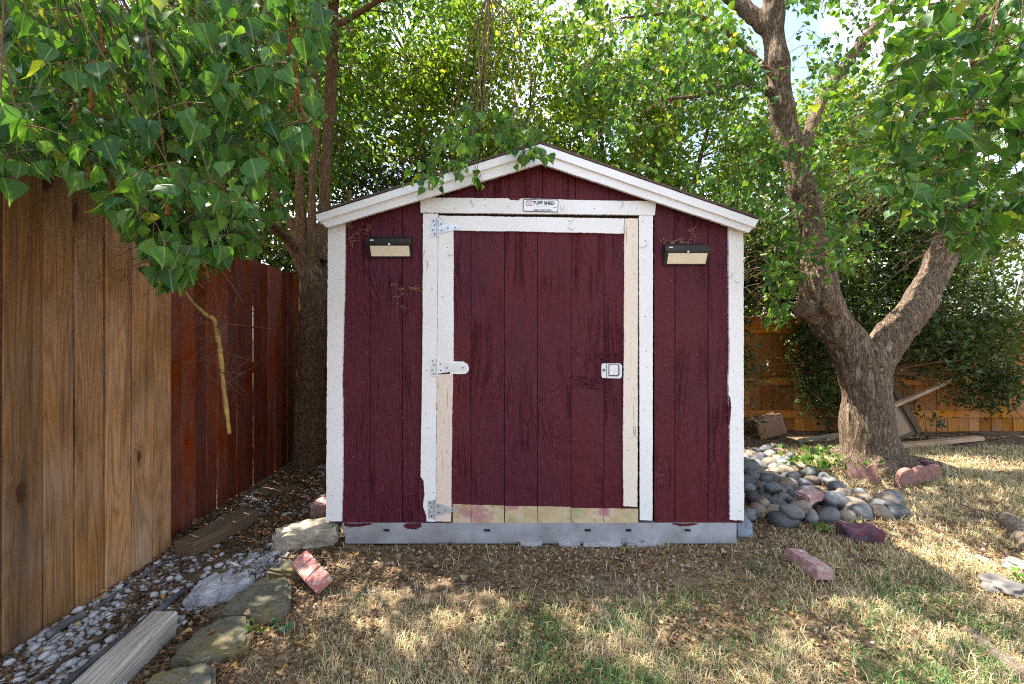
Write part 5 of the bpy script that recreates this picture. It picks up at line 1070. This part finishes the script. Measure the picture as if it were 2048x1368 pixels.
# ------------------------------------------------------------------ weeds and seedlings
def plant(name, label, base, n, size, spread, h, mat, seed, tmpl=(LT_V, LT_T), up=0.3):
    rg = np.random.default_rng(seed); t = empty(name, base); tag(t, label, 'plant'); b = np.array(base); tip = b + rg.normal(size=(n, 3)) * np.array([spread, spread * 0.7, 0]) * 0.5 + np.array([0, 0, 1]) * rg.uniform(0.25, 1, (n, 1)) * h
    L = dict(P=tip, D=unit(rvec(n, rg) * 0.9 + np.array([0, -0.1, up])), N=rvec(n, rg) * 0.5 + np.array([0, -0.3, 0.8]), S=size * rg.uniform(0.6, 1.2, n), R=rg.random(n))
    part('leaves', leaf_mesh('leaves', L, mat, True, tmpl), None, t)['kind'] = 'stuff'; st = [tube(smooth_path([b + rg.normal(size=3) * [.01, .01, 0], (b + q) / 2 + rg.normal(size=3) * 0.01, q], 3), 0.0014, 4) for q in tip[::2]]; part('stems', mesh_np('stems', *join(st), M['greentwig']), None, t)['kind'] = 'stuff'
def pb(px, py): p = gnd(px, py); return (p.x, p.y, float(gh(p.x, p.y)))
plant('leafy_weed', 'bright yellow-green weed growing between cobbles and old trunk', pb(1638, 950), 110, 0.055, 0.30, 0.24, M['leaf_weed'], 1)
plant('leafy_weed', 'small green weed sprouting in front of the cobbles', pb(1648, 1063), 16, 0.035, 0.09, 0.05, M['leaf_weed'], 2)
plant('leafy_weed', 'low dark green weed on the bare soil near the blue-grey block', pb(1518, 1142), 60, 0.022, 0.14, 0.035, M['leaf_blue'], 3, (LN_V, LN_T))
plant('leafy_weed', 'green weed among straw at the right edge by the rocks', pb(2046, 1170), 14, 0.035, 0.08, 0.06, M['leaf_weed'], 6)
plant('seedling', 'blue-green seedling with round leaves beside the flagstones', pb(560, 1262), 10, 0.030, 0.06, 0.045, M['leaf_blue'], 4)
plant('seedling', 'pale green seedling with upright leaves at the flagstone edge', pb(512, 1275), 6, 0.042, 0.05, 0.05, M['leaf_weed'], 5, up=0.9)

# ------------------------------------------------------------------ grass and litter
rng = np.random.default_rng(71)
def blades(X, Y, H, W, rn, rg, lean=0.7):
    n = len(X); a = rg.uniform(0, 6.28, n); d = np.stack([np.cos(a), np.sin(a), np.zeros(n)], 1); s = np.stack([-np.sin(a), np.cos(a), np.zeros(n)], 1); ln = rg.uniform(0.15, 1.0, n)[:, None] * lean; b = np.stack([X, Y, gh(X, Y) - 0.004], 1); H = H[:, None]; W = W[:, None]; up = np.array([0, 0, 1.0])
    m = b + d * H * 0.45 * ln + up * H * 0.55; t = b + d * H * (1.25 * ln) + up * H * (1.0 - 0.45 * ln); V = np.stack([b - s * W, b + s * W, m - s * W * 0.8, m + s * W * 0.8, t], 1).reshape(-1, 3); o = (np.arange(n) * 5)[:, None, None]
    T = (np.array([(0, 1, 3), (0, 3, 2), (2, 3, 4)])[None] + o).reshape(-1, 3); return V, T, np.zeros((n * 5, 2)), np.repeat(rn, 5)
N = 520000; X = rng.uniform(-1.6, 6.5, N); Yg = 0.9 + 4.4 * rng.random(N) ** 1.35
px, py = proj(np.stack([X, Yg, np.zeros(N)], 1))
lawn = np.clip((py - 1165) / 90, 0, 1); right = np.clip((px - 1480) / 220, 0, 1); edge = np.clip((px - 560) / 160, 0, 1)
dens = np.maximum(lawn * edge, right * 0.8) * (0.10 + 0.90 * np.clip((0.5 * vnoise(X, Yg, 3.0, 1) + 0.5 * vnoise(X, Yg, 11.0, 12) - 0.30) * 4, 0, 1)) + 0.05 * edge
inshed = (X > -1.12) & (X < 1.42) & (Yg > 2.64); inpile = in_poly(X, Yg, gp); tr_ = np.hypot(X - RT.x, Yg - RT.y) < 0.3
keep = (rng.random(N) < dens) & ~inshed & ~inpile & ~tr_ & (X > -1.2) & (Yg < 4.9)
X, Yg, px, py = X[keep], Yg[keep], px[keep], py[keep]
gn = vnoise(X, Yg, 2.2, 5) * 0.6 + vnoise(X, Yg, 7, 6) * 0.4; green = np.clip((gn - 0.40) * 4, 0, 1) * np.clip((py - 1120) / 120, 0, 1) * np.clip((px - 850) / 250, 0, 1)
isg = rng.random(len(X)) < 0.10 + 0.85 * green; rn = np.where(isg, rng.uniform(0, 0.33, len(X)), rng.uniform(0.45, 1.0, len(X)))
V, T, uv, rr = blades(X, Yg, (0.014 + 0.05 * rng.random(len(X)) ** 1.6) * (0.6 + 0.9 * vnoise(X, Yg, 8, 13)), rng.uniform(0.0007, 0.0016, len(X)) * (0.7 + 0.35 * Yg), rn, rng, 0.95)
tag(link('lawn', mesh_np('lawn', V, T, M['grass'], uv, rr)), 'patchy dry straw and green lawn grass', 'grass', kind='stuff')
# thatch: short flattened dead blades over the bare soil
n = 130000; X = rng.uniform(-1.25, 5.0, n); Yg = rng.uniform(1.0, 5.2, n); pat = vnoise(X, Yg, 5, 9); k = (rng.random(n) < (0.2 + 0.8 * np.clip((pat - 0.35) * 3, 0, 1)) * np.where((Yg > 2.0) & (X < 1.3), 0.45, 1.0)) & ~((X > -1.12) & (X < 1.42) & (Yg > 2.66)) & ~in_poly(X, Yg, gp); X, Yg = X[k], Yg[k]
V, T, uv, rr = blades(X, Yg, rng.uniform(0.012, 0.035, len(X)), rng.uniform(0.0007, 0.0015, len(X)), rng.uniform(0.4, 0.9, len(X)), rng, 1.9); V[:, 2] = gh(V[:, 0], V[:, 1]) + 0.6 * (V[:, 2] - gh(V[:, 0], V[:, 1])) + 0.003
tag(link('thatch', mesh_np('thatch', V, T, M['grass'], uv, rr)), 'flattened dead grass thatch on the bare soil', 'thatch', kind='stuff')
def litter(n, xr, yr, size, seed, thr, dark, name, label, zoff=0.004):
    rg = np.random.default_rng(seed); X = rg.uniform(*xr, n); Y = rg.uniform(*yr, n); k = (vnoise(X, Y, 3.3, seed) > thr) & ~((X > -1.12) & (X < 1.42) & (Y > 2.655)); X, Y = X[k], Y[k]; n = len(X)
    L = dict(P=np.stack([X, Y, gh(X, Y) + zoff + rg.uniform(0, 0.012, n)], 1), D=unit(rvec(n, rg) * np.array([1, 1, 0.35])), N=unit(rvec(n, rg) * 0.6 + np.array([0, 0, 1.0])), S=size * rg.uniform(0.5, 1.4, n), R=np.where(rg.random(n) < 0.02, 1.0, np.clip(rg.beta(1.5, 1.8, n) + dark, 0, 0.93)))
    tag(link(name, leaf_mesh(name, L, M['litter'], False)), label, 'leaf litter', kind='stuff')
litter(26000, (-1.2, 3.2), (1.2, 2.95), 0.017, 3, 0.30, 0.12, 'leaf_litter', 'brown dry leaf scraps over the soil in front of the shed')
litter(20000, (-2.05, -1.0), (0.9, 5.0), 0.022, 4, 0.36, -0.10, 'fence_litter', 'dark leaf and twig litter along the fence foot')
litter(1500, (1.44, 2.55), (2.95, 4.6), 0.020, 6, 0.30, 0.05, 'cobble_litter', 'dry leaf scraps caught between the river cobbles', 0.045)
litter(9000, (1.4, 7.0), (2.9, 5.7), 0.024, 5, 0.40, -0.05, 'back_litter', 'dry leaves on the ground around the old tree')
# larger fallen leaves one can pick out
rg = np.random.default_rng(81); FL = []
for k in range(4):
    v = LT_V.copy(); v[:, 2] = 0.5 * np.abs(v[:, 0]) - 0.2 * v[:, 1] ** 2; FL.append(mesh_np('fallen_leaf', v, LT_T, M['litter'], np.stack([LT_V[:, 0] + .5, LT_V[:, 1]], 1), np.full(len(v), (0.72, 0.86, 0.95, 1.0)[k]), smooth=True))
spots = [(500, 1296), (520, 1300), (490, 1250), (470, 1180), (575, 1210), (585, 1205), (610, 1300), (595, 1298), (540, 1280), (310, 1270), (150, 1275), (205, 1218), (265, 1222), (330, 1160), (385, 1290), (430, 1290), (690, 1160), (760, 1120), (800, 1110), (715, 1110), (900, 1105), (925, 1155), (1010, 1205), (1650, 1210), (640, 1262), (820, 1180), (745, 1225), (1105, 1240), (1260, 1330), (860, 1300), (560, 1350), (470, 1340), (1290, 1130), (1400, 1150), (1450, 1105), (1560, 1180)]
for k, (x, y) in enumerate(spots):
    p = gnd(x, y); o = link('fallen_leaf', FL[k % 4]); s = rg.uniform(0.025, 0.045); o.scale = (s, s, s); o.location = (p.x, p.y, float(gh(p.x, p.y)) + (0.055 if x < 520 and y < 1310 else 0.014)); o.rotation_euler = (rg.uniform(-.4, .4), rg.uniform(-.4, .4), rg.uniform(0, 6.28))
    tag(o, 'curled tan fallen leaf lying on the soil or stones', 'leaf', 'fallen leaves')
# loose twigs
tw = []
for k in range(240):
    x, y = (rg.uniform(-2.0, -1.0), rg.uniform(1.5, 4.8)) if k < 170 else (rg.uniform(1.4, 5), rg.uniform(2.6, 5)); a = rg.uniform(0, 6.28); L = rg.uniform(0.06, 0.35); z = float(gh(x, y)) + 0.012
    p = [Vector((x, y, z)), Vector((x + math.cos(a) * L / 2, y + math.sin(a) * L / 2, z + rg.uniform(0, .05))), Vector((x + math.cos(a + .4) * L, y + math.sin(a + .4) * L, z + rg.uniform(0, .05)))]
    if p[2].x > -1.95 and not (p[2].x > -1.13 and p[2].x < 1.43 and p[2].y > 2.6): tw.append(tube(smooth_path(p, 3), rg.uniform(0.001, 0.0028), 4))
tag(link('fallen_twigs', mesh_np('fallen_twigs', *join(tw), M['twig'])), 'thin dry twigs strewn over gravel and straw', 'twigs', kind='stuff')
